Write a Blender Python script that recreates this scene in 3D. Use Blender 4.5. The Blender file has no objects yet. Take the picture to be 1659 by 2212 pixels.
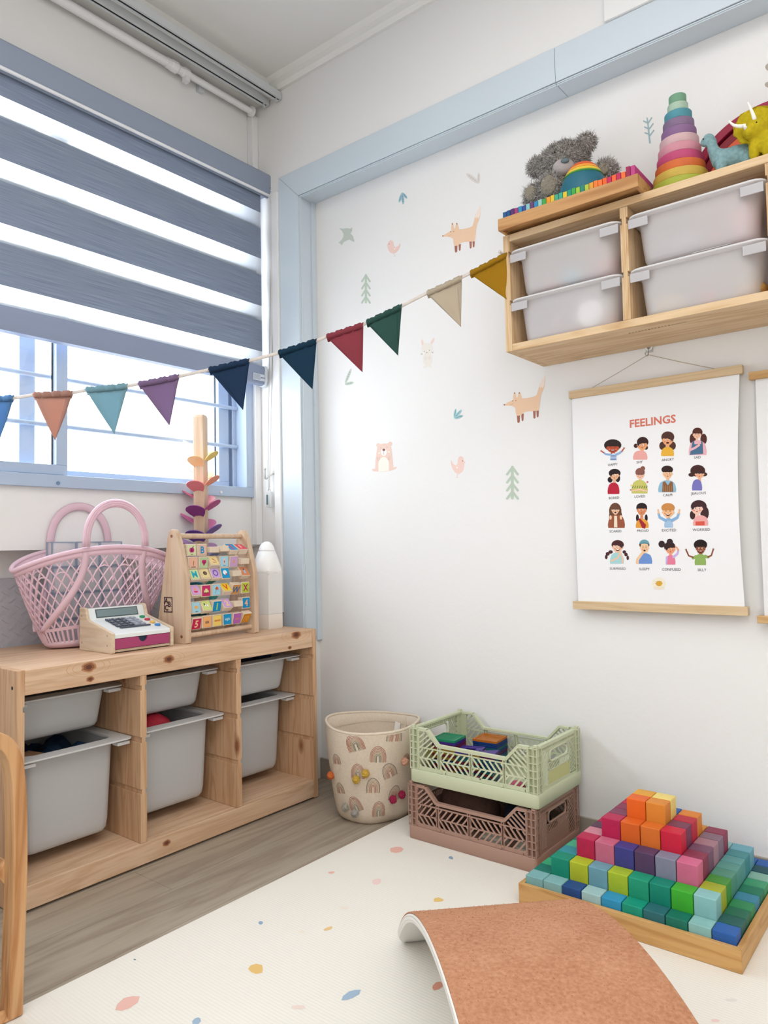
import bpy, math, random
from mathutils import Vector, Matrix
C = bpy.context.scene.collection
R = random.Random(7)
PI = math.pi
# ------------------------------------------------------------------ camera
CAM = (2.1128, -1.859, .789); PITCH, ROLL, YAW, FPX = .0455, -.019, .6751, 1592.67
def cam_axes():
    f = Vector((-math.sin(YAW)*math.cos(PITCH), math.cos(YAW)*math.cos(PITCH), math.sin(PITCH)))
    r0 = Vector((math.cos(YAW), math.sin(YAW), 0)); u0 = r0.cross(f)
    c, s = math.cos(ROLL), math.sin(ROLL)
    return c*r0+s*u0, -s*r0+c*u0, f
CRX, CUX, CFX = cam_axes()
cd = bpy.data.cameras.new('camera'); cam = bpy.data.objects.new('camera', cd); C.objects.link(cam)
cd.sensor_fit = 'HORIZONTAL'; cd.sensor_width = 36; cd.lens = FPX/1659*36; cd.clip_start = .02
cam.matrix_world = Matrix(((CRX.x, CUX.x, -CFX.x, CAM[0]), (CRX.y, CUX.y, -CFX.y, CAM[1]), (CRX.z, CUX.z, -CFX.z, CAM[2]), (0, 0, 0, 1)))
S = bpy.context.scene; S.camera = cam
S.view_settings.view_transform = 'Standard'; S.view_settings.look = 'None'
S.view_settings.gamma = 1; S.view_settings.use_curve_mapping = False
S.view_settings.exposure = -.44
# ------------------------------------------------------------------ world, window portal and added fill lights
w = bpy.data.worlds.new('sky'); S.world = w; w.use_nodes = True
bg = w.node_tree.nodes['Background']; bg.inputs[0].default_value = (.86, .93, 1, 1); bg.inputs[1].default_value = 12.0
def area(name, loc, sx, sy, power, direction, color=(1, 1, 1), portal=False):
    l = bpy.data.lights.new(name, 'AREA'); l.shape = 'RECTANGLE'; l.size = sx; l.size_y = sy; l.energy = power; l.color = color
    o = bpy.data.objects.new(name, l); C.objects.link(o); o.location = loc
    o.rotation_euler = Vector(direction).to_track_quat('-Z', 'Y').to_euler()
    if portal: l.cycles.is_portal = True
    return o
area('window_portal', (-.06, -1.35, 1.6), 2.6, 1.3, 1, (1, 0, 0), portal=True)
area('ceiling_fill_light', (2.3, -1.9, 2.40), 2.6, 2.4, 56, (0, 0, -1), (1, .988, .972))  # unseen soft light added under the ceiling as fill
area('rear_fill_light', (3.8, -3.3, 1.3), 2.4, 2.0, 38, (-1, .85, -.1), (1, .988, .972))  # added fill from behind the camera; the wall has no opening there

def px_ray(x, y):
    return Vector(CAM), CFX + (x-829.5)/FPX*CRX - (y-1106)/FPX*CUX
def at(x, y, X=None, Y=None, Z=None):            # the point of a photographed pixel on a real plane of the room
    o, d = px_ray(x, y); i, v = (0, X) if X is not None else (1, Y) if Y is not None else (2, Z)
    t = (v-o[i])/d[i]; return o+d*t
# ------------------------------------------------------------------ mesh helpers
def lin(c):
    if isinstance(c, str): c = [int(c[i:i+2], 16)/255 for i in (1, 3, 5)]
    return tuple(x/12.92 if x <= .04045 else ((x+.055)/1.055)**2.4 for x in c[:3])+(1,)
class MB:
    def __init__(s): s.v = []; s.f = []; s.c = []; s.col = None; s.m = []; s.mi = 0
    def add(s, vs, fs):
        n = len(s.v); s.v += [tuple(v) for v in vs]
        for f in fs: s.f.append([i+n for i in f]); s.c.append(s.col); s.m.append(s.mi)
        return s
    def box(s, x0, x1, y0, y1, z0, z1):
        x0, x1 = sorted((x0, x1)); y0, y1 = sorted((y0, y1)); z0, z1 = sorted((z0, z1))
        return s.add([(x0,y0,z0),(x1,y0,z0),(x1,y1,z0),(x0,y1,z0),(x0,y0,z1),(x1,y0,z1),(x1,y1,z1),(x0,y1,z1)],
            [(3,2,1,0),(4,5,6,7),(0,1,5,4),(1,2,6,5),(2,3,7,6),(3,0,4,7)])
    def obox(s, c, a, b, d):                      # box from its centre and three half vectors
        c, a, b, d = map(Vector, (c, a, b, d)); vs = []
        for k in (-1, 1):
            for i, j in ((-1,-1),(1,-1),(1,1),(-1,1)): vs.append(c+a*i+b*j+d*k)
        fs = [(3,2,1,0),(4,5,6,7),(0,1,5,4),(1,2,6,5),(2,3,7,6),(3,0,4,7)]
        if a.cross(b).dot(d) < 0: fs = [f[::-1] for f in fs]
        return s.add(vs, fs)
    def cap2(s, A, B):                            # solid between two matching outlines
        n = len(A); s.add(list(A)+list(B), [tuple(range(n))[::-1], tuple(range(n, 2*n))]+[(i, (i+1) % n, n+(i+1) % n, n+i) for i in range(n)]); return s
    def prism(s, poly, fn, a, b):                 # fn(u, v, w) -> point ; w from a to b
        return s.cap2([fn(u, v, a) for u, v in poly], [fn(u, v, b) for u, v in poly])
    def loft(s, rings, close=True, caps=True):
        n = len(rings[0]); vs = [p for r in rings for p in r]; fs = []
        for k in range(len(rings)-1):
            for i in range(n if close else n-1):
                j = (i+1) % n; fs.append((k*n+i, k*n+j, (k+1)*n+j, (k+1)*n+i))
        if caps: fs += [tuple(range(n))[::-1], tuple(range((len(rings)-1)*n, len(rings)*n))]
        return s.add(vs, fs)
    def tube(s, pts, r, n=8, closed=False, flat=None, up=None, ph=0):
        pts = [Vector(p) for p in pts]; m = len(pts); rings = []; prev = None
        for i, p in enumerate(pts):
            if closed: t = pts[(i+1) % m]-pts[i-1]
            else: t = pts[min(i+1, m-1)]-pts[max(i-1, 0)]
            if t.length < 1e-9: t = Vector((0, 0, 1))
            t.normalize()
            if up is not None: a = Vector(up(i) if callable(up) else up)
            else: a = prev if prev is not None else (Vector((0, 0, 1)) if abs(t.z) < .9 else Vector((1, 0, 0)))
            a = a - t*a.dot(t)
            if a.length < 1e-6: a = t.orthogonal()
            a.normalize(); b = t.cross(a); prev = a
            rr = r[i] if isinstance(r, (list, tuple)) else r
            ra, rb = (rr, rr) if flat is None else (flat, rr)
            rings.append([p+a*ra*math.cos(2*PI*k/n+ph)+b*rb*math.sin(2*PI*k/n+ph) for k in range(n)])
        if closed: rings.append(rings[0]); return s.loft(rings, caps=False)
        return s.loft(rings)
    def lathe(s, prof, n=24, c=(0, 0, 0), caps=True):
        return s.loft([[(c[0]+r*math.cos(2*PI*k/n), c[1]+r*math.sin(2*PI*k/n), c[2]+z) for k in range(n)] for r, z in prof], caps=caps)
    def ball(s, c, r, n=12, m=8):
        rx, ry, rz = (r, r, r) if not isinstance(r, (tuple, list)) else r
        return s.loft([[(c[0]+rx*math.sin(PI*j/m)*math.cos(2*PI*k/n), c[1]+ry*math.sin(PI*j/m)*math.sin(2*PI*k/n), c[2]-rz*math.cos(PI*j/m)) for k in range(n)]
                       for j in [.05]+list(range(1, m))+[m-.05]])
    def build(s, name, mat, parent=None, smooth=False, bev=0, local=False, sub=0, label=None):
        vs = [Vector(v) for v in s.v]; loc = None
        if parent is None:
            zs = min(v.z for v in vs); loc = Vector((sum((min(v.x for v in vs), max(v.x for v in vs)))/2, (min(v.y for v in vs)+max(v.y for v in vs))/2, zs))
            vs = [v-loc for v in vs]
        elif not local:
            top = parent
            while top.parent: top = top.parent
            inv = (Matrix.Translation(top.location) @ top.rotation_euler.to_matrix().to_4x4()).inverted(); vs = [inv @ v for v in vs]
        me = bpy.data.meshes.new(name); me.from_pydata([tuple(v) for v in vs], [], s.f)
        ms = mat if isinstance(mat, (list, tuple)) else [mat]
        for m_ in ms: me.materials.append(m_)
        if len(ms) > 1: me.polygons.foreach_set('material_index', s.m)
        if any(c is not None for c in s.c):
            ca = me.color_attributes.new('Col', 'FLOAT_COLOR', 'CORNER'); d = []
            for f, c in zip(s.f, s.c): d += list(lin(c or (1, 1, 1)))*len(f)
            ca.data.foreach_set('color', d)
        if smooth:
            me.polygons.foreach_set('use_smooth', [True]*len(me.polygons))
            if smooth != 'all': me.set_sharp_from_angle(angle=math.radians(40))
        me.update(); o = bpy.data.objects.new(name, me); C.objects.link(o)
        if loc is not None: o.location = loc
        else: o.parent = parent
        if bev:
            b = o.modifiers.new('bevel', 'BEVEL'); b.width = bev; b.segments = 2; b.limit_method = 'ANGLE'; b.angle_limit = math.radians(35)
        if sub: m_ = o.modifiers.new('sub', 'SUBSURF'); m_.levels = m_.render_levels = sub
        if label: o['label'] = label
        return o
def thing(name, label, cat, loc=(0, 0, 0), rz=0, group=None):
    o = bpy.data.objects.new(name, None); C.objects.link(o); o.location = loc; o.rotation_euler = (0, 0, rz); o.empty_display_size = .05
    return tag(o, label, cat, group)
def tag(o, label, cat, group=None):
    o['label'] = label; o['category'] = cat
    if group: o['group'] = group
    return o
def struct(o): o['kind'] = 'structure'; return o
def dup(root, loc=None, rz=None, label=None):
    r = root.copy(); C.objects.link(r)
    if loc is not None: r.location = loc
    if rz is not None: r.rotation_euler = (0, 0, rz)
    if label: r['label'] = label
    for ch in list(root.children):
        c = ch.copy(); C.objects.link(c); c.parent = r
        for g in ch.children:
            d = g.copy(); C.objects.link(d); d.parent = c
    return r
def rrect(hx, hy, r, n=4):
    pts = []
    for cx, cy, a0 in ((hx-r, hy-r, 0), (-hx+r, hy-r, PI/2), (-hx+r, -hy+r, PI), (hx-r, -hy+r, 1.5*PI)):
        for k in range(n+1): a = a0+PI/2*k/n; pts.append((cx+r*math.cos(a), cy+r*math.sin(a)))
    return pts
def lerp(a, b, t): return a+(b-a)*t
def txt(string, size=1.0, bold=0):                # flat glyph mesh, centred on its own middle
    cu = bpy.data.curves.new('t', 'FONT'); cu.body = string; cu.size = size; cu.align_x = 'CENTER'; cu.resolution_u = 2; cu.offset = bold
    o = bpy.data.objects.new('t', cu); C.objects.link(o); dg = bpy.context.evaluated_depsgraph_get()
    me = bpy.data.meshes.new_from_object(o.evaluated_get(dg)); V = [v.co.copy() for v in me.vertices]; F = [tuple(p.vertices) for p in me.polygons]
    bpy.data.objects.remove(o); bpy.data.curves.remove(cu); bpy.data.meshes.remove(me)
    if V:
        y0 = min(v.y for v in V); y1 = max(v.y for v in V); x0 = min(v.x for v in V); x1 = max(v.x for v in V)
        V = [(v.x-(x0+x1)/2, v.y-(y0+y1)/2) for v in V]
    return V, F
# ------------------------------------------------------------------ materials
def newmat(name):
    m = bpy.data.materials.new(name); m.use_nodes = True; nt = m.node_tree; return m, nt, nt.nodes['Principled BSDF']
def mat(name, col, rough=.6, spec=.4, noise=0, nscale=40, bump=0, bscale=200, metal=0, emit=0):
    m, nt, b = newmat(name); N = nt.nodes; L = nt.links
    c = lin(col); b.inputs['Base Color'].default_value = c; b.inputs['Roughness'].default_value = rough
    b.inputs['Specular IOR Level'].default_value = spec; b.inputs['Metallic'].default_value = metal
    tc = N.new('ShaderNodeTexCoord')
    if noise:
        n = N.new('ShaderNodeTexNoise'); n.inputs['Scale'].default_value = nscale; n.inputs['Detail'].default_value = 4; L.new(tc.outputs['Object'], n.inputs['Vector'])
        r = N.new('ShaderNodeValToRGB'); r.color_ramp.elements[0].position = .3; r.color_ramp.elements[1].position = .7
        r.color_ramp.elements[0].color = tuple(x*(1-noise) for x in c[:3])+(1,); r.color_ramp.elements[1].color = tuple(min(1, x*(1+noise*.5)) for x in c[:3])+(1,)
        L.new(n.outputs['Fac'], r.inputs['Fac']); L.new(r.outputs['Color'], b.inputs['Base Color'])
    if bump:
        n = N.new('ShaderNodeTexNoise'); n.inputs['Scale'].default_value = bscale; n.inputs['Detail'].default_value = 3; L.new(tc.outputs['Object'], n.inputs['Vector'])
        p = N.new('ShaderNodeBump'); p.inputs['Strength'].default_value = bump; p.inputs['Distance'].default_value = .002; L.new(n.outputs['Fac'], p.inputs['Height']); L.new(p.outputs['Normal'], b.inputs['Normal'])
    return m
def wood(name, light, dark, axis='y', scale=9, knots=None, rough=.5, contrast=1.0, kscale=5):
    m, nt, b = newmat(name); N = nt.nodes; L = nt.links; b.inputs['Roughness'].default_value = rough; b.inputs['Specular IOR Level'].default_value = .35
    tc = N.new('ShaderNodeTexCoord'); mp = N.new('ShaderNodeMapping'); sc = [scale*1.6]*3; sc['xyz'.index(axis)] = scale*.12; mp.inputs['Scale'].default_value = sc
    L.new(tc.outputs['Object'], mp.inputs['Vector'])
    n = N.new('ShaderNodeTexNoise'); n.inputs['Scale'].default_value = 1.6; n.inputs['Detail'].default_value = 5; n.inputs['Distortion'].default_value = .6; L.new(mp.outputs[0], n.inputs['Vector'])
    mul = N.new('ShaderNodeMath'); mul.operation = 'MULTIPLY'; mul.inputs[1].default_value = 11; L.new(n.outputs['Fac'], mul.inputs[0])
    fr = N.new('ShaderNodeMath'); fr.operation = 'PINGPONG'; fr.inputs[1].default_value = 1; L.new(mul.outputs[0], fr.inputs[0])
    r = N.new('ShaderNodeValToRGB'); l_, d_ = lin(light), lin(dark); r.color_ramp.elements[0].color = l_; r.color_ramp.elements[1].color = tuple(lerp(a, c_, contrast) for a, c_ in zip(l_, d_))
    r.color_ramp.elements[0].position = .25; L.new(fr.outputs[0], r.inputs['Fac']); out = r.outputs['Color']
    mp2 = N.new('ShaderNodeMapping'); s2 = [scale*22]*3; s2['xyz'.index(axis)] = scale*.9; mp2.inputs['Scale'].default_value = s2; L.new(tc.outputs['Object'], mp2.inputs['Vector'])
    n2 = N.new('ShaderNodeTexNoise'); n2.inputs['Scale'].default_value = 1; n2.inputs['Detail'].default_value = 2; L.new(mp2.outputs[0], n2.inputs['Vector'])
    mx = N.new('ShaderNodeMix'); mx.data_type = 'RGBA'; mx.blend_type = 'MULTIPLY'; mx.inputs[0].default_value = .22; L.new(out, mx.inputs[6]); L.new(n2.outputs['Fac'], mx.inputs[7]); out = mx.outputs[2]
    if knots:
        mp3 = N.new('ShaderNodeMapping'); s3 = [kscale*1.5]*3; s3['xyz'.index(axis)] = kscale*.75; mp3.inputs['Scale'].default_value = s3; L.new(tc.outputs['Object'], mp3.inputs['Vector'])
        vo = N.new('ShaderNodeTexVoronoi'); vo.inputs['Scale'].default_value = 1; L.new(mp3.outputs[0], vo.inputs['Vector'])
        kr = N.new('ShaderNodeValToRGB'); kr.color_ramp.elements[0].position = .05; kr.color_ramp.elements[0].color = (1, 1, 1, 1); kr.color_ramp.elements[1].position = .13; kr.color_ramp.elements[1].color = (0, 0, 0, 1); L.new(vo.outputs['Distance'], kr.inputs['Fac'])
        mk = N.new('ShaderNodeMix'); mk.data_type = 'RGBA'; L.new(kr.outputs['Color'], mk.inputs[0]); L.new(out, mk.inputs[6]); mk.inputs[7].default_value = lin(knots); out = mk.outputs[2]
    L.new(out, b.inputs['Base Color'])
    p = N.new('ShaderNodeBump'); p.inputs['Strength'].default_value = .12; p.inputs['Distance'].default_value = .001; L.new(n2.outputs['Fac'], p.inputs['Height']); L.new(p.outputs['Normal'], b.inputs['Normal'])
    return m
def plastic(name, col, see=.0, trans=.35, rough=.45):      # milky plastic: diffuse, light passing through, a little see-through
    m, nt, b = newmat(name); N = nt.nodes; L = nt.links
    b.inputs['Base Color'].default_value = lin(col); b.inputs['Roughness'].default_value = rough
    t = N.new('ShaderNodeBsdfTranslucent'); t.inputs[0].default_value = lin(col); m1 = N.new('ShaderNodeMixShader'); m1.inputs[0].default_value = trans
    L.new(b.outputs[0], m1.inputs[1]); L.new(t.outputs[0], m1.inputs[2]); out = m1.outputs[0]
    if see:
        tr = N.new('ShaderNodeBsdfTransparent'); tr.inputs[0].default_value = lin(col); m2 = N.new('ShaderNodeMixShader'); m2.inputs[0].default_value = see
        L.new(out, m2.inputs[1]); L.new(tr.outputs[0], m2.inputs[2]); out = m2.outputs[0]
    L.new(out, N['Material Output'].inputs[0]); return m
def printmat(name='flat_print'):
    m, nt, b = newmat(name); a = nt.nodes.new('ShaderNodeAttribute'); a.attribute_name = 'Col'; nt.links.new(a.outputs['Color'], b.inputs['Base Color']); b.inputs['Roughness'].default_value = .7; b.inputs['Specular IOR Level'].default_value = .15
    return m
PRINT = printmat()
M = {}
M['wall'] = mat('wall_paint', '#ecebea', .85, .2, bump=.25, bscale=60)
M['ceil'] = mat('ceiling_paint', '#ecebe8', .9, .1)
M['blue'] = mat('pale_blue_lacquer', '#cfdbe4', .35, .4)
M['winframe'] = mat('shaded_window_enamel', '#b4c5dc', .35, .4)  # blue-tinted enamel, darkened so its colour carries the backlit shade
M['white'] = mat('white_paint', '#eeeeee', .45, .4)
M['alu'] = mat('aluminium', '#d3d7da', .4, .5, metal=.15)
M['dark'] = mat('dark_gap', '#26282c', .7)
M['steel'] = mat('steel', '#b9b9b4', .3, .5, metal=.9)
M['pine'] = wood('knotty_pine', '#e8c6a6', '#d0a682', 'y', 9, contrast=.7)
M['pinez'] = wood('knotty_pine_upright', '#dfb792', '#c4946c', 'z', 9, '#8a5434', contrast=.7)
M['lpine'] = wood('light_pine', '#e6c8a0', '#cfa676', 'x', 9, contrast=.8)
M['lpinez'] = wood('light_pine_upright', '#e3c49b', '#cba172', 'z', 9, contrast=.8)
M['oak'] = wood('tray_alder', '#cc9c68', '#ad7746', 'x', 9, contrast=.8)
M['maple'] = wood('tray_maple', '#d9aa6c', '#bd8748', 'x', 7, contrast=.8)
M['birch'] = wood('birch_ply', '#e6d0b4', '#d8bd9c', 'y', 7, contrast=.7)
M['beech'] = wood('toy_beech', '#e2c6aa', '#cfa988', 'z', 8, contrast=.7)
M['bent'] = wood('bent_pine', '#d9a877', '#b57a48', 'z', 7, contrast=.9)
M['bin'] = plastic('milky_bin_plastic', '#d9dadb', trans=.25)
M['wbin'] = plastic('frosted_bin_plastic', '#fbfafb', see=.40, trans=.5, rough=.3)
M['wlip'] = plastic('frosted_lip', '#dcdadd', trans=.4)
M['rim'] = plastic('bin_rim_plastic', '#e6e6e6', trans=.25)
# ================================================================== ROOM
# floor, walls and ceiling
fl = struct(MB().box(.0, 3.9, -3.9, .1, -.06, -.002).build('floor', mat('floor_base', '#8f8272', .7)))
plank = wood('grey_oak_vinyl', '#b6a997', '#a09080', 'y', 5, rough=.45, contrast=.9)
for i in range(7):
    x0 = .02+i*.15
    y = -3.2+(i*.43 % 1.1)
    while y < -.001:
        y1 = min(y+1.1, -.001); a = max(y, -3.0)
        if y1-a > .02: MB().box(x0+.0004, x0+.1496, a+.0004, y1-.0004, -.002, 0).build('plank', plank, fl)
        y = y1
MB().box(1.07, 3.9, -3.9, -.001, -.002, 0).build('plank', plank, fl)
WZ0, WZ1, WY0, WY1 = .985, 2.10, -2.62, -.115           # window opening
def wallbox(name, boxes, m='wall'):
    b = MB()
    for q in boxes: b.box(*q)
    return struct(b.build(name, M[m]))
wallbox('wall_left', [(-.10, .10, -3.9, .12, .795, WZ0), (-.10, .10, -3.9, .12, WZ1, 2.5), (-.10, .10, WY1, .12, WZ0, WZ1), (-.10, .10, -3.9, WY0, WZ0, WZ1), (-.10, 0, -3.9, .12, -.06, .795)])
wallbox('wall_right', [(.33, 3.95, 0, .12, -.06, 2.01), (0, 3.95, -.075, .12, 2.01, 2.5), (0, .33, -.075, .12, -.06, 2.01)])
wallbox('wall_front', [(3.9, 4.0, -3.9, .12, -.06, 2.5)])
wallbox('wall_back', [(-.1, 4.0, -4.0, -3.9, -.06, 2.5)])
wallbox('ceiling', [(-.1, 4.0, -4.0, .12, 2.46, 2.56)], 'ceil')
wallbox('trim_1', [(.10, .212, -3.9, -.075, 2.405, 2.46)], 'ceil')       # box cornice over the window
b = MB(); b.prism([(0, 0), (.012, 0), (.022, .012), (.022, .034), (.036, .046), (0, .046)], lambda u, v, w: (w, -.075-u, 2.414+v), .212, 3.9); struct(b.build('trim_2', M['ceil']))
struct(MB().box(.331, 3.9, -.008, 0, 0, .068).build('baseboard_right', mat('skirting', '#a59c90', .5)))
struct(MB().box(0, .012, -3.9, -.075, 0, .068).build('baseboard_left', mat('skirting_l', '#a59c90', .5)))
# pale blue door frame around the filled opening
fr = bpy.data.objects.new('door_1', None); C.objects.link(fr); struct(fr)
b = MB(); b.prism([(.237, 0), (.332, 0), (.332, 2.006), (.237, 2.1)], lambda u, v, w: (u, w, v), -.08, -.0755); b.box(.3305, .334, -.0755, -.0005, .48, 2.006); b.box(.334, .338, -.072, -.066, .48, 2.002); b.box(.334, .3415, -.02, -.0005, .47, 2.003); b.build('frame_post', M['blue'], fr, bev=.001)
b = MB(); b.prism([(.2375, 2.1), (.3325, 2.0065), (1.2965, 2.0065), (1.2965, 2.1)], lambda u, v, w: (u, w, v), -.08, -.0755); b.box(.334, 1.2965, -.0755, -.0005, 2.0025, 2.0065); b.box(.34, 1.2965, -.0735, -.069, 1.9995, 2.0025); b.build('frame_head', M['blue'], fr, bev=.001)
b = MB(); b.box(1.2975, 3.88, -.08, -.0755, 2.0065, 2.1); b.box(1.2975, 3.88, -.0755, -.0005, 2.0025, 2.0065); b.box(1.2975, 3.88, -.0735, -.069, 1.9995, 2.0025); b.build('frame_head', M['blue'], fr, bev=.001)
struct(MB().box(.205, .2365, -.088, -.0755, .565, 2.05).build('trim_3', M['white'], bev=.002))
b = MB().box(.1005, .128, -.102, -.0755, .8, 2.365); struct(b.build('trim_4', M['white'], bev=.002))
# air conditioner above the frame
ac = thing('air_conditioner', 'white wall air conditioner at the top edge above the pale blue beam', 'air conditioner', (1.82, -.076, 2.11))
b = MB(); b.prism([(0, .0), (.14, .0), (.2, .04), (.21, .10), (.21, .22), (0, .235)], lambda u, v, w: (w, -.0885-u, 2.22+v-.0), 1.53, 2.25); b.build('casing', M['white'], ac, bev=.004)
b = MB(); b.box(1.437, 2.2, -.088, -.0756, 2.1005, 2.2); b.build('mounting_panel', M['white'], ac, bev=.002)
b = MB(); b.tube([(1.475, -.089, 2.148), (1.475, -.0875, 2.148)], .004, 10); b.build('screw', M['dark'], ac)
b = MB(); b.box(1.6, 2.2, -.2, -.14, 2.2185, 2.22); b.build('louvre', M['dark'], ac)
# window
wn = bpy.data.objects.new('window_1', None); C.objects.link(wn); wn.location = (.1, -1.35, WZ0); struct(wn)
b = MB(); x0, x1 = .02, .115
b.box(x0, x1, WY0-.02, -.098, .969, 1.004); b.box(x0, x1, WY0-.02, -.098, WZ1-.03, WZ1+.01); b.box(x0, x1, -.135, -.098, 1.004, WZ1-.03); b.box(x0, x1, WY0-.02, WY0+.02, 1.004, WZ1-.03)
b.box(x0, .03, -.16, -.135, 1.004, 2.068); b.box(.055, .06, -.15, -.135, 1.004, 2.068); b.build('window_frame', M['winframe'], wn, bev=.0015)
def sash(y0, y1, xa, xb, sw=.034, bot=.028, z0=1.006, z1=2.068):
    b = MB(); b.box(xa, xb, y0, y1, z0, z0+bot); b.box(xa, xb, y0, y1, z1-.03, z1); b.box(xa, xb, y0, y0+sw, z0+bot, z1-.03); b.box(xa, xb, y1-sw, y1, z0+bot, z1-.03)
    o = b.build('sash', M['winframe'], wn, bev=.0015)
    MB().box((xa+xb)/2-.002, (xa+xb)/2+.002, y0+sw, y1-sw, z0+bot, z1-.03).build('pane', GLASS, o)
    MB().box(xa-.0006, xa+.004, y1-sw-.004, y1-sw, z0+bot, z1-.03).build('gasket', M['dark'], o)
    return o
g, nt, pb = newmat('window_glass'); tr = nt.nodes.new('ShaderNodeBsdfTransparent'); gl = nt.nodes.new('ShaderNodeBsdfGlossy'); gl.inputs['Roughness'].default_value = .02; mx = nt.nodes.new('ShaderNodeMixShader'); mx.inputs[0].default_value = .05
nt.links.new(tr.outputs[0], mx.inputs[1]); nt.links.new(gl.outputs[0], mx.inputs[2]); nt.links.new(mx.outputs[0], nt.nodes['Material Output'].inputs[0]); GLASS = g
sash(-1.72, -.785, .078, .1); sash(-.90, -.16, .03, .05, sw=.045, bot=.02); sash(-2.6, -1.68, .03, .05, sw=.045)
for k, z in enumerate((1.151, 1.289, 1.427, 1.565, 1.703, 1.841, 1.979)):
    MB().tube([(.064, -2.59, z), (.064, -.137, z)], .0068, 10).build('grille_bar', M['winframe'], wn, smooth=True)
for y, z in ((-.822, .981), (-.25, .981), (-1.4, .981)):
    MB().tube([(.115, y, z), (.118, y, z)], .005, 12).build('screw_cover', mat('screw_cap', '#6f8fb0' if y < -.5 else '#e0e2e6', .4), wn)
b = MB()
for z in (1.19, 1.27): b.box(.078, .101, -.7855, -.783, 1.43, 1.49)
b.tube([(.09, -.7845, 1.45), (.09, -.765, 1.45), (.09, -.765, 1.475)], .006, 8); b.build('latch', M['white'], wn)
# houses outside, seen bleached by daylight
bw = mat('house_render', '#e6e4de', .8); bt = mat('house_blue', '#a9c3d6', .7); bd = mat('house_window', '#8d979c', .3)
hb = thing('apartment_building', 'pale bleached building with small dark windows seen through the window', 'building', (-14, 6.2, -6))
b = MB(); b.box(-20, -14, 2, 13, -6, 2.15); b.build('wall', bw, hb); b = MB(); b.box(-20.2, -13.9, 1.8, 13.2, 2.15, 2.35); b.build('roof', mat('house_roof', '#d9d6d2', .8), hb)
for y in (3.0, 4.6, 6.6, 8.6, 10.8):
    f = MB().box(-14.05, -13.98, y-.62, y+.62, .5, 1.35).build('window', bt, hb); MB().box(-13.98, -13.96, y-.5, y+.5, .6, 1.25).build('pane', bd, f)
hb = thing('tower_block', 'tall pale tower block standing further off behind the window bars', 'building', (-30, 24, -6))
b = MB(); b.box(-34, -30, 20.5, 25, -6, 14); b.build('wall', mat('tower_render', '#dad9dc', .8), hb)
for k in range(8): MB().box(-30.05, -29.98, 21, 24.5, -2+k*1.9, -1+k*1.9).build('window_band', bd, hb)
hb = thing('low_house', 'low pale house with a flat roof seen at the left edge of the window', 'building', (-12, -1.5, -6))
b = MB(); b.box(-16, -12, -5, -.6, -6, 2.0); b.build('wall', bw, hb); MB().box(-16.2, -11.8, -5.2, -.4, 2.0, 2.12).build('roof', bt, hb); MB().box(-12.02, -11.97, -2.6, -1.6, .9, 1.6).build('window', bd, hb)
# ------------------------------------------------------------------ roller blind
bl = thing('roller_blind', 'grey blue striped day and night roller blind over the window', 'blind', (.16, -1.3, 1.4))
hm = mat('blind_box', '#8f9aae', .4, .4)
BY0, BY1 = -2.5, -.10
b = MB(); prof = [(.102, 2.055), (.1, 2.135), (.185, 2.13), (.192, 2.122), (.192, 2.066), (.18, 2.05), (.172, 2.047), (.17, 2.055)]
b.prism(prof, lambda u, v, w: (u, w, v), BY0, -.045); b.build('headbox', hm, bl, smooth=True)
b = MB(); b.prism([(.1, 2.04), (.1, 2.138), (.19, 2.134), (.197, 2.124), (.197, 2.06), (.185, 2.036), (.16, 2.03)], lambda u, v, w: (u, w, v), -.045, -.037); b.build('end_cap', mat('blind_cap', '#6f7a90', .4), bl, bev=.001)
b = MB(); b.tube([(.186, BY0, 2.052), (.186, -.046, 2.052)], .005, 8); b.build('headbox_lip', mat('lip', '#eceef2', .3), bl, smooth=True)
def text_on(b, s, size, org, ux, uz, col, bold=0, off=(0, 0, 0)):
    V, F = txt(s, size, bold); org = Vector(org)+Vector(off); ux = Vector(ux); uz = Vector(uz); b.col = col
    n = ux.cross(uz); b.add([org+ux*x+uz*y for x, y in V], F)
b = MB(); b.col = '#d8dde4'; b.box(.1921, .1925, -.078, -.052, 2.069, 2.083); lb = b.build('brand_label', PRINT, bl)
b = MB(); text_on(b, 'Dyner', .011, (.1928, -.065, 2.076), (0, 1, 0), (0, 0, 1), '#2a3040', .0002); b.build('lettering', PRINT, lb)
band = plastic('blind_band_cloth', '#8d99b2', trans=.16, rough=.8)
nb, ntb = band, band.node_tree
tc = ntb.nodes.new('ShaderNodeTexCoord'); mp = ntb.nodes.new('ShaderNodeMapping'); mp.inputs['Scale'].default_value = (1, 3, 260); n_ = ntb.nodes.new('ShaderNodeTexNoise'); n_.inputs['Scale'].default_value = 2; r_ = ntb.nodes.new('ShaderNodeValToRGB')
r_.color_ramp.elements[0].color = lin('#7a87a0'); r_.color_ramp.elements[1].color = lin('#9ba8ba'); r_.color_ramp.elements[0].position = .3; r_.color_ramp.elements[1].position = .7
ntb.links.new(tc.outputs['Object'], mp.inputs[0]); ntb.links.new(mp.outputs[0], n_.inputs['Vector']); ntb.links.new(n_.outputs['Fac'], r_.inputs['Fac']); ntb.links.new(r_.outputs[0], ntb.nodes['Principled BSDF'].inputs[0])
sheer, nts, _b = newmat('blind_sheer'); tr = nts.nodes.new('ShaderNodeBsdfTransparent'); tl = nts.nodes.new('ShaderNodeBsdfTranslucent'); tl.inputs[0].default_value = (.75, .75, .74, 1); mxs = nts.nodes.new('ShaderNodeMixShader'); mxs.inputs[0].default_value = .5
nts.links.new(tr.outputs[0], mxs.inputs[1]); nts.links.new(tl.outputs[0], mxs.inputs[2]); nts.links.new(mxs.outputs[0], nts.nodes['Material Output'].inputs[0])
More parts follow.
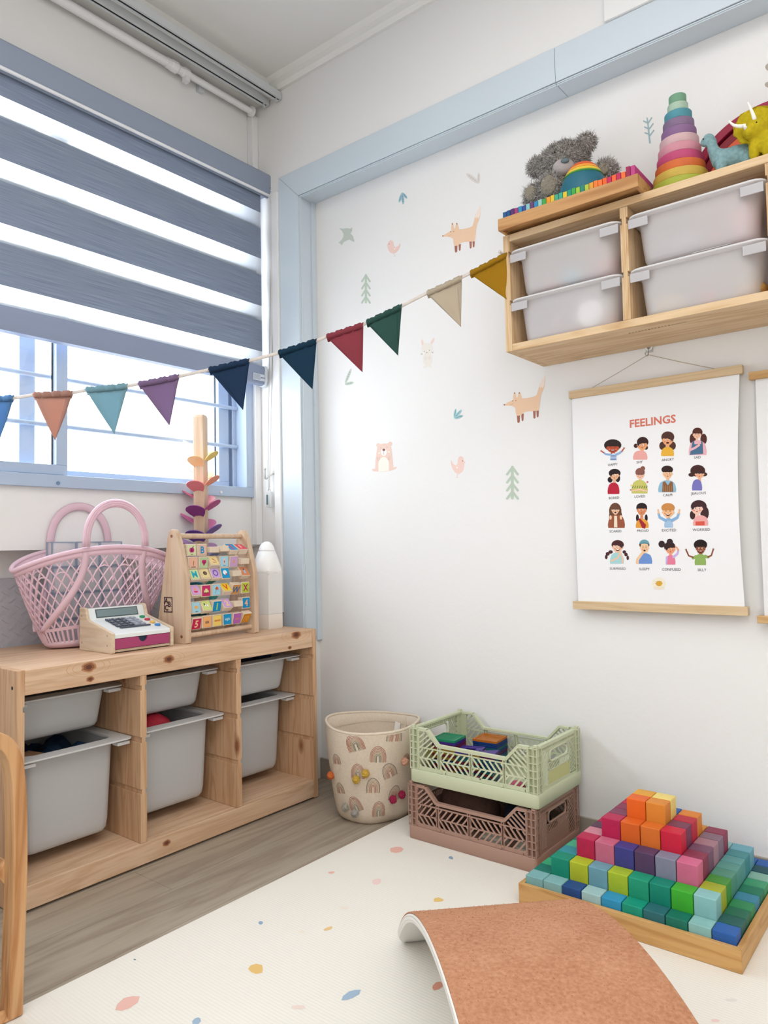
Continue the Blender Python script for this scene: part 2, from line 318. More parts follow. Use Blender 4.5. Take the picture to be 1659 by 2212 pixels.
FXp, BXp = .163, .148
bands = [(2.06, 1.985), (1.930, 1.822), (1.757, 1.648), (1.590, 1.481)]
bands = [(2.06, 1.990), (1.932, 1.822), (1.762, 1.650), (1.598, 1.486)]
for a, c_ in bands: MB().box(FXp, FXp+.0008, BY0+.02, BY1, c_, a).build('opaque_band', band, bl)
zz = [2.05]
for a, c_ in bands: zz += [a, c_]
for i in range(1, len(bands)): MB().box(FXp+.0002, FXp+.0005, BY0+.02, BY1, bands[i][0], bands[i-1][1]).build('sheer_band', sheer, bl)
MB().box(FXp+.0002, FXp+.0005, BY0+.02, BY1, 1.425, bands[-1][1]).build('sheer_band', sheer, bl)
for a, c_ in ((1.946, 1.86), (1.778, 1.70), (1.612, 1.53), (1.445, 1.39)):       # rear layer of the looped cloth
    MB().box(BXp, BXp+.0008, BY0+.03, BY1-.008, c_, a).build('rear_band', band, bl)
MB().box(BXp+.0002, BXp+.0004, BY0+.03, BY1-.008, 1.40, 2.06).build('rear_sheer', sheer, bl)
b = MB(); b.prism([(.140, 1.432), (.168, 1.432), (.171, 1.42), (.168, 1.405), (.171, 1.385), (.166, 1.368), (.152, 1.364), (.142, 1.37)], lambda u, v, w: (u, w, v), BY0+.02, -.094)
br = b.build('bottom_rail', mat('blind_rail', '#8c98b2', .4), bl, smooth=True)
b = MB(); b.prism([(.138, 1.434), (.171, 1.434), (.174, 1.418), (.173, 1.38), (.168, 1.364), (.152, 1.36), (.139, 1.366)], lambda u, v, w: (u, w, v), -.094, -.083); b.build('rail_cap', mat('railcap', '#d9e2ea', .3), br, bev=.002)
b = MB(); b.col = '#d5dce6'; b.box(.1712, .1716, -.15, -.096, 1.377, 1.401)
for k in range(9): b.col = '#7a8699'; b.box(.1716, .1718, -.148, -.118+.002*(k % 3), 1.380+k*.0022, 1.3808+k*.0022)
for k in range(3): b.box(.1716, .1718, -.114+k*.006, -.110+k*.006, 1.386, 1.392)
b.build('rail_sticker', PRINT, br)
cm = mat('cord', '#a9a9a6', .6)
b = MB(); zc = 2.03
for p0, p1 in (((.186, -.068, zc), (.178, -.092, 1.06)), ((.198, -.058, zc), (.186, -.090, 1.06))):
    b.tube([Vector(p0).lerp(Vector(p1), t/12)+Vector((0, 0, 0)) for t in range(13)], .0011, 6)
b.tube([(.178, -.092, 1.06), (.180, -.0925, 1.0), (.182, -.0925, .99), (.184, -.0915, 1.0), (.186, -.090, 1.06)], .0011, 6)
b.build('pull_cord', cm, bl)
b = MB(); b.tube([(.186, -.072, 2.036), (.198, -.06, 2.036)], .013, 14); b.build('cord_pulley', M['white'], bl, smooth=True)
hk = thing('wall_hook', 'small metal hook on the wall holding the blind cord', 'hook', (.2, -.0755, 1.04))
b = MB(); b.tube([(.198, -.0756, 1.052), (.198, -.079, 1.052)], .009, 16); b.ball((.198, -.081, 1.052), .005); b.build('rosette', M['steel'], hk, smooth=True)
b = MB(); b.tube([(.197, -.082, 1.05), (.192, -.098, 1.04), (.184, -.106, 1.03), (.177, -.105, 1.032), (.172, -.1, 1.045), (.171, -.099, 1.062)], .0028, 8); b.ball((.171, -.099, 1.066), .0042); b.build('hook_arm', M['steel'], hk, smooth=True)
cw = thing('cord_weight', 'clear plastic cord tensioner with a tiny dark label below the hook', 'cord weight', (.183, -.09, .93))
clear = plastic('clear_plastic', '#f4f6f6', see=.45, trans=.3, rough=.1)
b = MB(); b.loft([[(.183+u, -.092+dy, .958+v) for u, v in rrect(.013+e, .028+e, .005)] for dy, e in ((-.006, -.002), (-.004, 0), (.006, 0), (.008, -.002))]); b.build('case', clear, cw, smooth=True)
b = MB(); b.box(.176, .183, -.0992, -.0984, .94, .975); b.col = None; b.build('label_strip', mat('wlabel', '#4a6a70', .6), cw)
b = MB(); b.tube([(.183+.006*math.cos(a), -.092, .990+.006*math.sin(a)) for a in [k*PI/5 for k in range(10)]], .0018, 6, closed=True); b.build('ring', clear, cw)
# ------------------------------------------------------------------ curtain tracks and rod
for nm, x, y1, lab in (('curtain_track', .245, -.082, 'grey aluminium ceiling curtain track, the one nearer the room'), ('curtain_track', .187, -.088, 'grey aluminium ceiling curtain track, the one nearer the window')):
    t = thing(nm, lab, 'curtain track', (x, -1.5, 2.38), group='ceiling curtain tracks')
    b = MB(); z0, z1 = 2.380, 2.4045
    b.box(x-.012, x+.012, -3.4, y1, z1-.003, z1); b.box(x-.012, x-.0095, -3.4, y1, z0, z1-.003); b.box(x+.0095, x+.012, -3.4, y1, z0, z1-.003); b.box(x-.0095, x-.004, -3.4, y1, z0, z0+.002); b.box(x+.004, x+.0095, -3.4, y1, z0, z0+.002); b.build('channel', M['alu'], t)
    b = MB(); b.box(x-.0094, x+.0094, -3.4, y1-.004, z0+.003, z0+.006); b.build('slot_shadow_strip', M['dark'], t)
    b = MB(); b.box(x-.011, x+.011, y1, y1+.004, z0-.001, z1); b.build('end_stop', M['alu'], t)
    b = MB(); b.tube([(x+.005*math.sin(a), y1-.012, z0-.008-.005*math.cos(a)) for a in [k*PI/4 for k in range(8)]], .0014, 6, closed=True); b.box(x-.003, x+.003, y1-.014, y1-.010, z0-.004, z0+.002); b.build('glider', M['alu'], t)
    for y in (-.26, -1.3, -2.4):
        b = MB(); b.box(x-.014, x+.014, y-.02, y+.02, z1, 2.4052); b.box(x-.02, x-.012, y-.012, y+.012, z0+.004, z1); b.build('bracket', M['white'], t)
rd = thing('curtain_rod', 'white telescopic curtain rod under the ceiling beside the tracks', 'curtain rod', (.135, -1.5, 2.36))
b = MB(); b.tube([(.131, -3.4, 2.37), (.131, -.45, 2.37)], .0145, 14); b.build('outer_tube', M['white'], rd, smooth=True)
b = MB(); b.tube([(.131, -.43, 2.37), (.131, -.112, 2.37)], .0115, 14); b.build('inner_tube', M['white'], rd, smooth=True)
b = MB(); b.tube([(.131, -.47, 2.37), (.131, -.455, 2.37), (.131, -.45, 2.37), (.131, -.43, 2.37), (.131, -.425, 2.37), (.131, -.41, 2.37), (.131, -.405, 2.37), (.131, -.385, 2.37)], [.0165, .0165, .019, .019, .014, .014, .017, .017], 12); b.box(.12, .142, -.40, -.385, 2.34, 2.37); b.build('joint', M['white'], rd)
b = MB(); b.tube([(.131, -.114, 2.37), (.131, -.1035, 2.37)], .018, 14); b.build('end_cap', M['white'], rd)
b = MB(); b.box(.1005, .117, -.33, -.31, 2.35, 2.395); b.box(.1005, .117, -2.33, -2.31, 2.35, 2.395); b.build('wall_bracket', M['alu'], rd)
# ================================================================== LOW SHELF
SX0, SX1, SY0, SY1, SH = .02, .46, -1.094, -.153, .5286
sh = thing('storage_shelf', 'low knotty pine storage shelf with three bays of white bins under the window', 'shelf', (.24, -.62, 0))
grooves = [(.179, .191), (.306, .320), (.436, .448)]
def panel(b, axis, c0, c1, f0, f1, z0, z1, grv, sides=(1, 1), th=.018, gd=.004):
    lo, hi = c0, c0+th                        # thickness along axis, depth f0..f1 on the other one
    a0 = lo+(gd if sides[0] else 0); a1 = hi-(gd if sides[1] else 0)
    def bx(p, q, z_0, z_1):
        if axis == 'y': b.box(f0, f1, p, q, z_0, z_1)
        else: b.box(p, q, f0, f1, z_0, z_1)
    bx(a0, a1, z0, z1); zs = z0
    for g0, g1 in list(grv)+[(z1, z1)]:
        if sides[0]: bx(lo, a0, zs, g0)
        if sides[1]: bx(a1, hi, zs, g0)
        zs = g1
pit = (SY1-SY0-.018)/3
for k, y in enumerate([SY0+pit*i for i in range(4)]):
    b = MB(); panel(b, 'y', y, 0, SX0, SX1 if k in (0, 3) else SX1-.001, .003 if k in (0, 3) else .0585, SH if k in (0, 3) else .4725, grooves, (k > 0, k < 3))
    b.build('side_panel' if k in (0, 3) else 'divider', M['pinez'], sh, bev=.0008)
ya, yb = SY0+.0182, SY1-.0182
MB().box(SX0, SX1-.0185, ya, yb, SH-.018, SH).build('top_board', M['pine'], sh, bev=.001)
MB().box(SX1-.018, SX1, ya, yb, SH-.056, SH).build('top_rail', M['pine'], sh, bev=.0015)
MB().box(SX0, SX1-.0185, ya, yb, .040, .058).build('bottom_board', M['pine'], sh, bev=.001)
MB().box(SX1-.018, SX1, ya, yb, .006, .058).build('bottom_rail', M['pine'], sh, bev=.0015)
MB().box(SX0, SX0+.018, ya, yb, SH-.11, SH-.02).build('back_rail', M['pine'], sh)
b = MB()
for x in (.06, .42): b.box(x-.01, x+.01, -.7, -.66, 0, .04)
b.build('foot', M['pine'], sh)
for yy in (SY0-.0006,):
    b = MB()
    for z in (.06, .49): b.tube([(.44, yy+.001, z), (.44, yy, z)], .004, 10)
    b.build('screw', M['dark'], sh)
# knots visible in the front rails
for kx, ky, kr, kq in ((192, 1441, 9, 1), (195, 1467, 5, 0), (365, 1424, 8, 1), (640, 1371, 10, 1), (626, 1399, 4, 0), (360, 1821, 6, 0)):
    p = at(kx, ky, X=.4603); rr = kr/FPX*2; b = MB()
    for q_, (c_, f_) in enumerate((('#b98763', 1.35), ('#8f5e44', 1.0), ('#6b4438', .55))):
        b.col = c_; b.add([(.46015+.00015*q_, p.y+rr*f_*1.25*math.cos(t*PI/8)*(1+.12*math.sin(3*t)), p.z+rr*f_*.8*math.sin(t*PI/8)*(1+.1*math.cos(2*t))) for t in range(16)], [tuple(range(16))])
    if kq:
        for e in (1.9, 2.6):
            b.col = '#cda07a'; pts = [(.46015, p.y+rr*e*1.9*math.cos(t*PI/12), p.z+rr*e*.75*math.sin(t*PI/12)) for t in range(24)]; pin = [(.46015, p.y+rr*(e-.07)*1.9*math.cos(t*PI/12), p.z+rr*(e-.07)*.75*math.sin(t*PI/12)) for t in range(24)]
            b.add([v for v in pts+pin if True], [(t, (t+1) % 24, 24+(t+1) % 24, 24+t) for t in range(24)])
    b.v = [(v[0], min(SY1-.019, max(SY0+.019, v[1])), min(SH-.001, max(SH-.055, v[2])) if v[2] > .3 else v[2]) for v in b.v]
    b.build('wood_knot', PRINT, sh)
kn = mat('knot', '#6e3c24', .6, noise=.3, nscale=60)
def make_bin(hx, hy, h, kind, rimw=.009, taper=.745, mb='bin', cr=.03, front=(1, 0)):
    r = thing('storage_bin', '', 'storage bin'); b = MB(); z = [0, .003, .012, .03, h-.02, h-.006]; s = [taper-.07, taper-.03, taper, taper+.015, .805 if mb == 'bin' else .90, .81 if mb == 'bin' else .905]
    out = [[(u*k, v*k, z_) for u, v in rrect(hx, hy, cr)] for z_, k in zip(z, s)]
    inn = [[(u*(k-.014), v*(k-.014), max(z_, .003)) for u, v in rrect(hx, hy, cr)] for z_, k in zip(z, s)][::-1]
    b.loft(out+inn); b.build('body', M[mb], r, smooth=True, local=True)
    b = MB(); kk_ = .80 if mb == 'bin' else .895; ri = rrect(hx*kk_, hy*kk_, cr); ro = rrect(hx+rimw*.3, hy+rimw*.3, cr*.6)
    rings = [[(u, v, h-.008) for u, v in ri], [(u, v, h-.004) for u, v in ro], [(u, v, h) for u, v in ro], [(u, v, h+.001) for u, v in ri], [(u*.985, v*.985, h-.002) for u, v in ri], [(u*.985, v*.985, h-.008) for u, v in ri]]
    rings.append(rings[0]); b.loft(rings, caps=False)
    fx, fy = front                       # downturned lips below the front corners
    b.build('rim', M['rim'] if mb == 'bin' else M['rimw'], r, smooth=True, local=True, bev=.001)
    for sgn in (-1, 1):
        b = MB()
        if fx: b.box(hx-.028, hx-.003, sgn*(hy-.006), sgn*(hy-.040), h-.016, h-.0082)
        else: b.box(sgn*(hx-.002), sgn*(hx-.046), -hy+.001, -hy+.0035, h-.029, h-.0082)
        b.build('hanging_lip', M['rim'] if mb == 'bin' else M['wlip'], r, local=True, bev=.001)
    return r
M['rimw'] = plastic('frosted_rim', '#f1f0f2', see=.0, trans=.4)
bayc = [SY0+.018+(pit-.018)/2+pit*i for i in range(3)]
shallow = make_bin(.185, .1425, .105, 's'); deep = make_bin(.185, .1425, .232, 'd')
first = {'s': shallow, 'd': deep}; used = set()
baynm = ['left bay', 'middle bay', 'right bay']
for i, (fu, fl_) in enumerate(((.39, .431), (.39, .416), (.416, .39))):
    for kind, fx, rz, lab in (('s', fu, .4415, 'shallow milky white bin in the upper slot of the %s of the low shelf'), ('d', fl_, .3135, 'deep milky white bin in the lower slot of the %s of the low shelf')):
        o = first[kind] if kind not in used else dup(first[kind]); used.add(kind)
        o.location = (fx-.188, bayc[i], rz-(.105 if kind == 's' else .232)+.0045); o['label'] = lab % baynm[i]; o['group'] = 'bins of the low shelf'
# things showing over the rims of the low bins
def metamesh(name, balls, mt, parent=None, res=.006, thr=.35, smooth=True):
    mb_ = bpy.data.metaballs.new(name); mb_.resolution = res; mb_.threshold = thr; o = bpy.data.objects.new(name+'m', mb_); C.objects.link(o)
    for c, r in balls:
        e = mb_.elements.new(); e.co = c; e.type = 'ELLIPSOID' if isinstance(r, tuple) else 'BALL'
        if isinstance(r, tuple): k = max(r); e.radius = k/.62; e.size_x, e.size_y, e.size_z = [x/k for x in r]
        else: e.radius = r/.72
    bpy.context.view_layer.update(); dg = bpy.context.evaluated_depsgraph_get(); me = bpy.data.meshes.new_from_object(o.evaluated_get(dg))
    b = MB(); b.add([v.co.copy() for v in me.vertices], [tuple(p.vertices) for p in me.polygons]); bpy.data.objects.remove(o); bpy.data.meshes.remove(me); bpy.data.metaballs.remove(mb_)
    return b.build(name, mt, parent, smooth='all')
cb = MB(); cb.obox((.330, -1.000, .298), (.040, .014, -.002), (-.012, .034, .002), (.0, .0, .0015)); cb.obox((.330, -1.000, .290), (.040, .014, -.002), (-.012, .034, .002), (0, 0, .0015))
tag(cb.build('cardboard_sheet', mat('cardboard', '#b48c6c', .8, noise=.1)), 'tan cardboard lying in the deep bin of the left bay', 'cardboard')
b = MB(); gr = [[(.25+.10*(i/8-.5)*2, -.90+.055*(j/8-.5)*2, .262+.012*math.sin(i*1.3+j*.9)+.01*math.cos(j*1.7)) for j in range(9)] for i in range(9)]
b.loft(gr, close=False, caps=False); cl = b.build('blue_cloth', mat('navy_cloth', '#24405f', .9, bump=.5)); cl.modifiers.new('s', 'SOLIDIFY').thickness = .02; tag(cl, 'navy blue cloth inside the deep bin of the left bay', 'cloth')
rb = thing('red_toy_helmet', 'red plastic toy helmet in the deep bin of the middle bay', 'toy', (.32, -.655, .23))
b = MB(); b.lathe([(.062, 0), (.066, .02), (.062, .045), (.048, .066), (.026, .080), (.004, .084)], 24, (.303, -.655, .252)); b.build('shell', mat('red_plastic', '#b52a40', .35), rb, smooth=True)
b = MB(); b.tube([(.295-.055+.110*t/10, -.655, .268+.066*math.sin(PI*t/10)) for t in range(11)], .008, 8); b.build('ridge', mat('red_plastic2', '#9c2036', .35), rb, smooth=True)
tag(metamesh('dark_plush', [((.30, -.31, .455), .03), ((.27, -.27, .45), .035), ((.32, -.25, .452), .028), ((.26, -.34, .448), .03)], mat('navy_plush', '#2a3350', .95, bump=.6)), 'dark navy soft toy heap in the shallow bin of the right bay', 'soft toy')
tag(metamesh('dark_fabric', [((.25, -.33, .235), .06), ((.27, -.25, .235), .06), ((.2, -.3, .235), .06)], mat('dark_cloth', '#2c3346', .95)), 'dark cloth inside the deep bin of the right bay', 'cloth')
# ================================================================== ON THE LOW SHELF
T = SH
# foam puzzle mats leaning behind the shelf
fm, nt, pb = newmat('foam_tile'); pb.inputs['Base Color'].default_value = lin('#b5b3ba'); pb.inputs['Roughness'].default_value = .8
def foam(name, y0, y1, z0, z1, lab, x=.002, rib=True):
    t = thing(name, lab, 'foam mat', (x+.006, (y0+y1)/2, z0), group=None)
    MB().box(x, x+.012, y0, y1, z0, z1).build('slab', fm, t, bev=.002)
    if rib:
        b = MB(); k = 0; z = z0+.012
        while z < z1-.01:
            y = y0+.012+(k % 2)*.017; 
            while y < y1-.012:
                s = 1 if (k % 2) else -1
                b.obox((x+.0125, y, z), (.0012, 0, 0), (0, .0095, s*.0065), (0, -s*.0018, .0026)); y += .034
            z += .019; k += 1
        o = b.build('tread_pattern', fm, t); o['kind'] = 'stuff'
foam('foam_floor_tile', -1.10, -.80, .02, .718, 'grey treaded foam tile leaning on the wall left of the pink basket')
foam('foam_floor_tile', -.795, -.38, .02, .716, 'grey treaded foam tile leaning on the wall between the pink basket and the letter abacus')
# pink basket
bk = thing('pink_basket', 'large pale pink plastic lattice basket with two tall handles on the low shelf', 'basket', (.16, -.745, T))
pk = plastic('pink_plastic', '#f5d6e2', trans=.25, rough=.4)
bcy = -.748
def bS(u, v, e=0):                                # u round the oval, v 0 base .. 1 rim
    a = lerp(.128, .234, v**.85); bb = lerp(.052, .089, v**.7); cx = lerp(.168, .202, v); zt = .742+.058*abs(math.sin(u))**1.5 - T
    return Vector((cx+(bb+e)*math.sin(u), bcy+(a+e)*math.cos(u)*(1), T+.004+v*(zt-.004)))
N_ = 96
def ring(v0, v1, e0, e1):
    U = [2*PI*k/N_ for k in range(N_)]; rr = [[bS(u, v0, e0) for u in U], [bS(u, v0, e1) for u in U], [bS(u, v1, e1) for u in U], [bS(u, v1, e0) for u in U]]
    rr.append(rr[0]); return rr
b = MB(); b.loft(ring(.925, .99, -.002, .004), caps=False); b.tube([bS(2*PI*k/N_, 1, .003) for k in range(N_)], .0062, 8, closed=True); b.build('rim', pk, bk, smooth='all')
b = MB(); U = [2*PI*k/N_ for k in range(N_)]
b.loft([[bS(u, 0, -.02) for u in U], [bS(u, 0, -.004) for u in U], [bS(u, .03, .002) for u in U], [bS(u, .075, .002) for u in U], [bS(u, .075, -.003) for u in U], [bS(u, .03, -.006) for u in U]]); b.build('base', pk, bk, smooth='all')
b = MB(); b.loft(ring(.2, .235, -.0015, .003), caps=False)
for k in range(60): u = 2*PI*k/60; b.tube([bS(u, v) for v in (.07, .14, .21)], .0034, 4)
b.build('slotted_band', pk, bk)
b = MB(); nd = 44
for k in range(nd):
    for s in (-1, 1):
        u0 = 2*PI*k/nd; b.tube([bS(u0+s*.62*t/9, .23+.70*t/9) for t in range(10)], .0021, 4)
for k in range(22):
    u0 = 2*PI*k/22; b.tube([bS(u0+.143*math.cos(PI*t/8), .66+.16*math.sin(PI*t/8), .0005) for t in range(9)], .002, 4)
o = b.build('lattice', pk, bk)
for side in (1, -1):                              # broad straps running down and the handle loops
    uc = PI/2*side
    def hpt(t):                                  # handle loop t 0..1
        a = PI*t; y = .088*math.cos(a); p = bS(uc, 1, .002)
        return Vector((p.x+side*.004, bcy-.004+y*1.0, .80+.118*math.sin(a)**.8))
    pts = [hpt(t/24) for t in range(25)]
    b = MB(); b.tube(pts, .0115, 8, flat=.0045, up=(1, 0, 0)); 
    for off in (-.006, 0, .006):
        b.tube([p+Vector((side*.0042, 0, 0))+(p-Vector((p.x, bcy, .80))).normalized()*off for p in pts], .0014, 5)
    b.build('handle', pk, bk, smooth='all')
    for sg in (-1, 1):
        b = MB(); P_ = []; 
        for t in range(17):
            f = t/16; u = uc - sg*side*(.38+ .95*(f**2.0)); P_.append(bS(u, 1-.79*f**.8, .0025))
        b.tube(P_, .011, 6, flat=.003, up=lambda i, uu=uc: (math.sin(uu), 0, 0.01))
        b.build('strap', pk, bk, smooth='all')
# clear tile frames in the basket
ctm = plastic('clear_tile_edge', '#d4dee8', see=.55, trans=.5, rough=.2); cpn = plastic('clear_tile_face', '#ffffff', see=.58, trans=.6, rough=.1)
def tileframe(x, y0, n, m, s, z0, lean, lab):
    r = thing('clear_tile_panel', lab, 'tile panel', (x, y0+n*s/2, z0), group=None)
    for i in range(n):
        for j in range(m):
            cx = x-lean*(j+.5)*s; b = MB(); y = y0+i*s; z = z0+j*s; e = .0035
            for a, c_, d_, f_ in ((y+.0004, y+s-.0004, z+.0004, z+e), (y+.0004, y+s-.0004, z+s-e, z+s-.0004), (y+.0004, y+e, z+e, z+s-e), (y+s-e, y+s-.0004, z+e, z+s-e)): b.box(cx-.003, cx+.003, a, c_, d_, f_)
            o = b.build('tile', ctm, r); b = MB(); b.box(cx-.001, cx+.001, y+e, y+s-e, z+e, z+s-e)
            b.tube([(cx, y+e, z+e), (cx, y+s-e, z+s-e)], .0008, 4); b.tube([(cx, y+e, z+s-e), (cx, y+s-e, z+e)], .0008, 4); b.build('face', cpn, o)
tileframe(.182, -.862, 3, 4, .0705, T+.006, .10, 'sheet of clear square tiles standing inside the pink basket, the one nearer the room')
tileframe(.15, -.868, 3, 4, .0705, T+.006, .03, 'sheet of clear square tiles standing inside the pink basket, the one nearer the wall')
# toy till
tl_ = thing('toy_cash_register', 'small wooden toy till with white key panel and magenta drawer', 'toy till', (.32, -.74, T))
ply = wood('till_ply', '#e8d4ba', '#d9bf9e', 'x', 7, contrast=.7)
prof = [(.25, T+.0005), (.405, T+.0005), (.407, T+.003), (.407, T+.051), (.402, T+.053), (.298, T+.078), (.287, T+.082), (.279, T+.108), (.272, T+.111), (.25, T+.111)]
TY0, TY1 = -.833, -.650
for y in (TY0, TY1-.009):
    s_ = MB().prism(prof, lambda u, v, w: (u, w, v), y, y+.009).build('side_panel', ply, tl_, bev=.001)
    if y == TY0:
        for u, v in ((.262, .02), (.262, .09), (.385, .02), (.385, .045)):
            MB().tube([(u, y-.0004, T+v), (u, y+.001, T+v)], .003, 10).build('screw', mat('screw', '#b49a80', .4), s_)
a_, c_ = TY0+.0092, TY1-.0092; wp = mat('white_laminate', '#e9eeee', .25, .5)
b = MB(); b.prism([(.256, T+.108), (.275, T+.108), (.2855, T+.079), (.402, T+.049), (.404, T+.047), (.404, T+.0375), (.394, T+.0375), (.394, T+.045), (.28, T+.073), (.268, T+.1)], lambda u, v, w: (u, w, v), a_, c_); tp = b.build('top_panel', wp, tl_, bev=.0006)
MB().box(.254, .258, a_, c_, T+.002, T+.106).build('back_panel', ply, tl_)
MB().box(.26, .40, a_, c_, T+.003, T+.009).build('floor_board', ply, tl_)
# display on the sloping face
dn = Vector((.029, 0, .0105)).normalized(); d0 = Vector((.2803, (TY0+TY1)/2, T+.0935))
dz = Vector((-.0105, 0, .029)).normalized()
b = MB(); b.obox(d0+dn*.0008, (0, .060, 0), dz*.0095, dn*.0007); dsp = b.build('display', mat('lcd', '#7f9296', .15), tl_)
b = MB(); b.obox(d0+dn*.0004, (0, .0625, 0), dz*.0118, dn*.0007); b.build('display_frame', mat('lcdf', '#4c5a60', .3), tl_)
kn_ = Vector((.0248, 0, .116)).normalized(); kd = Vector((.116, 0, -.0300)).normalized(); k0 = Vector((.296, TY0+.052, T+.0775)); kc = mat('key_grey', '#4a5260', .4); kl = mat('key_light', '#9aa3b0', .4)
kdn = Vector((kd.z, 0, -kd.x)); kdn = kdn if kdn.z > 0 else -kdn
for r_i in range(4):
    for c_i in range(5):
        p = k0+kd*(.0085+r_i*.0165)+Vector((0, c_i*.0178, 0))
        b = MB(); b.obox(p+kdn*.0012, kd*.0062, (0, .0075, 0), kdn*.002); kk = b.build('key', kc if c_i < 3 else kl, tl_, bev=.001)
        b = MB(); s_ = '789%C456x/123-=0.+TE'[r_i*5+c_i] if r_i < 4 else ''
        text_on(b, s_, .008, p+kdn*.0034, (0, 1, 0), -kd, '#f2f4f6', .0001); b.build('legend', PRINT, kk)
p = k0+kd*.0735+Vector((0, .040, 0)); b = MB(); b.obox(p+kdn*.0012, kd*.003, (0, .045, 0), kdn*.0015); b.build('long_key', kc, tl_, bev=.0008)
for i, c_ in enumerate(('#2f9a6a', '#c23a52', '#f0c060', '#3a86c8')):
    p = Vector((.302+.024*i, TY1-.028, T+.0755-.0062*i)); b = MB(); b.lathe([(.0075, -.001), (.0075, .003), (.006, .0045), (.003, .005)], 18, p); b.build('button', mat('btn'+str(i), c_, .3), tl_, smooth=True)
dr = MB(); cy = (TY0+TY1)/2; yy0, yy1 = TY0+.011, TY1-.011; nt_ = [(cy-.015, T+.0365)]+[(cy-.013*math.cos(PI*k/10), T+.0365-.013*math.sin(PI*k/10)-.001) for k in range(11)]+[(cy+.015, T+.0365)]
dr.prism([(yy0, T+.0105), (yy1, T+.0105), (yy1, T+.0365)]+nt_[::-1]+[(yy0, T+.0365)], lambda u, v, w: (w, u, v), .399, .404); dr.build('drawer', mat('magenta_laminate', '#a8406f', .35), tl_)
MB().box(.385, .3985, cy-.015, cy+.015, T+.020, T+.037).build('drawer_recess', mat('drawer_dark', '#243c50', .6), tl_)
# letter abacus
AB = thing('letter_abacus', 'wooden abacus with rows of turning letter and number blocks on the low shelf', 'abacus', (.375, -.470, T), rz=math.radians(6.0))
b_w = M['beech']; AW = .137
prof = [(.018, 0), (.022, .002), (.022, .10), (.018, .19), (-.004, .27), (-.018, .305), (-.026, .3155), (-.036, .317), (-.046, .310), (-.052, .29), (-.072, .17), (-.092, .06), (-.112, .002), (-.110, 0), (-.088, 0), (-.078, .016), (-.062, .030), (-.05, .032), (-.036, .022), (-.022, 0)]
for s in (-1, 1):
    b = MB(); b.prism(prof, lambda u, v, w: (u, w, v), s*AW-.0095, s*AW+.0095); sp = b.build('side_frame', b_w, AB, local=True, bev=.002)
    b = MB()
    for u, v in ((-.034, .298), (.004, .020)): b.tube([(u, s*AW-.0102, v), (u, s*AW+.0102, v)], .0045, 12)
    b.build('dowel_plug', mat('plug', '#8a5a44', .6), sp, local=True)
    if s < 0:
        b = MB(); yb_ = -AW-.0100; b.col = '#4a3038'
        for q in ((-.066, -.064, .085, .128), (-.034, -.032, .085, .128), (-.066, -.032, .085, .087), (-.066, -.032, .126, .128)): b.box(q[0], q[1], yb_-.0003, yb_+.001, q[2], q[3])
        for k in range(6):
            for uu in (-.064+.0052*k,): b.box(uu, uu+.002, yb_-.0003, yb_, .087, .089); b.box(uu, uu+.002, yb_-.0003, yb_, .124, .126)
            b.box(-.064, -.0625, yb_-.0003, yb_, .088+.0065*k, .090+.0065*k); b.box(-.0355, -.034, yb_-.0003, yb_, .088+.0065*k, .090+.0065*k)
        for ch, u, v in (('A', -.056, .117), ('B', -.043, .108), ('C', -.055, .098)): text_on(b, ch, .021, (u, yb_-.0004, v), (1, 0, 0), (0, 0, 1), '#4a3038', .0006)
        b.build('abc_mark', PRINT, sp, local=True)
for u, v, r in ((-.034, .298, .0075), (.004, .020, .0075), (-.085, .030, .006)):
    b = MB(); b.tube([(u, -AW+.009, v), (u, AW-.009, v)], r, 14); b.build('dowel', b_w, AB, local=True, smooth=True)
rows = [[('a', '#d8dcae', 0), ('B', '#e0bdaa', 0), ('', None, 90), ('', None, 80), ('E', '#2f9ad0', -55), ('F', '#e0506a', -60)],
        [('i', '#eab79c', 0), ('h', '#b9cfa0', 5), ('~', '#eed79c', -35), ('j', '#a5d6e8', 0), ('o', '#cfa6d2', 8), ('', None, 95)],
        [('M', '#d2dca0', -25), ('n', '#e6d29a', -30), ('O', '#ccabdc', -28), ('p', '#1f9ad0', -15), ('', None, 90), ('r', '#d88a60', -35)],
        [('s', '#d6a8d8', -30), ('t', '#c8306a', 0), ('u', '#a0d2e6', 0), ('V', '#f2cc3c', -45), ('W', '#dd9a54', 25), ('X', '#b9ca40', 0)],
        [('y', '#a6d0de', -10), ('z', '#d0dc86', -30), ('1', '#1f8fc4', 12), ('2', '#d2a6de', -40), ('', None, 88), ('4', '#1f8fc4', 0)],
        [('5', '#c82a54', 15), ('six', '#f0b070', 0), ('seven', '#f0d06a', 0), ('eight', '#1f96cc', 0), ('nine', '#b96ab8', 10), ('10', '#dd9430', 30)]]
glyphcol = {'B': '#1f8fc8', 'E': '#c84a78', 'F': '#f6c0a0', 'M': '#2fb0c4', 'O': '#7a5ab4', 'V': '#d8502a', 'W': '#2a6fa8', 'X': '#b03060', '1': '#c8dc5a', '2': '#f0d878', '4': '#f0b49a', '5': '#f4d0a0', '10': '#f0b050', 'six': '#4a5060', 'seven': '#d8603a', 'eight': '#c8e8f6', 'nine': '#d89a60'}
bodyw = mat('block_beech', '#e6d3bd', .55, noise=.08, nscale=30)
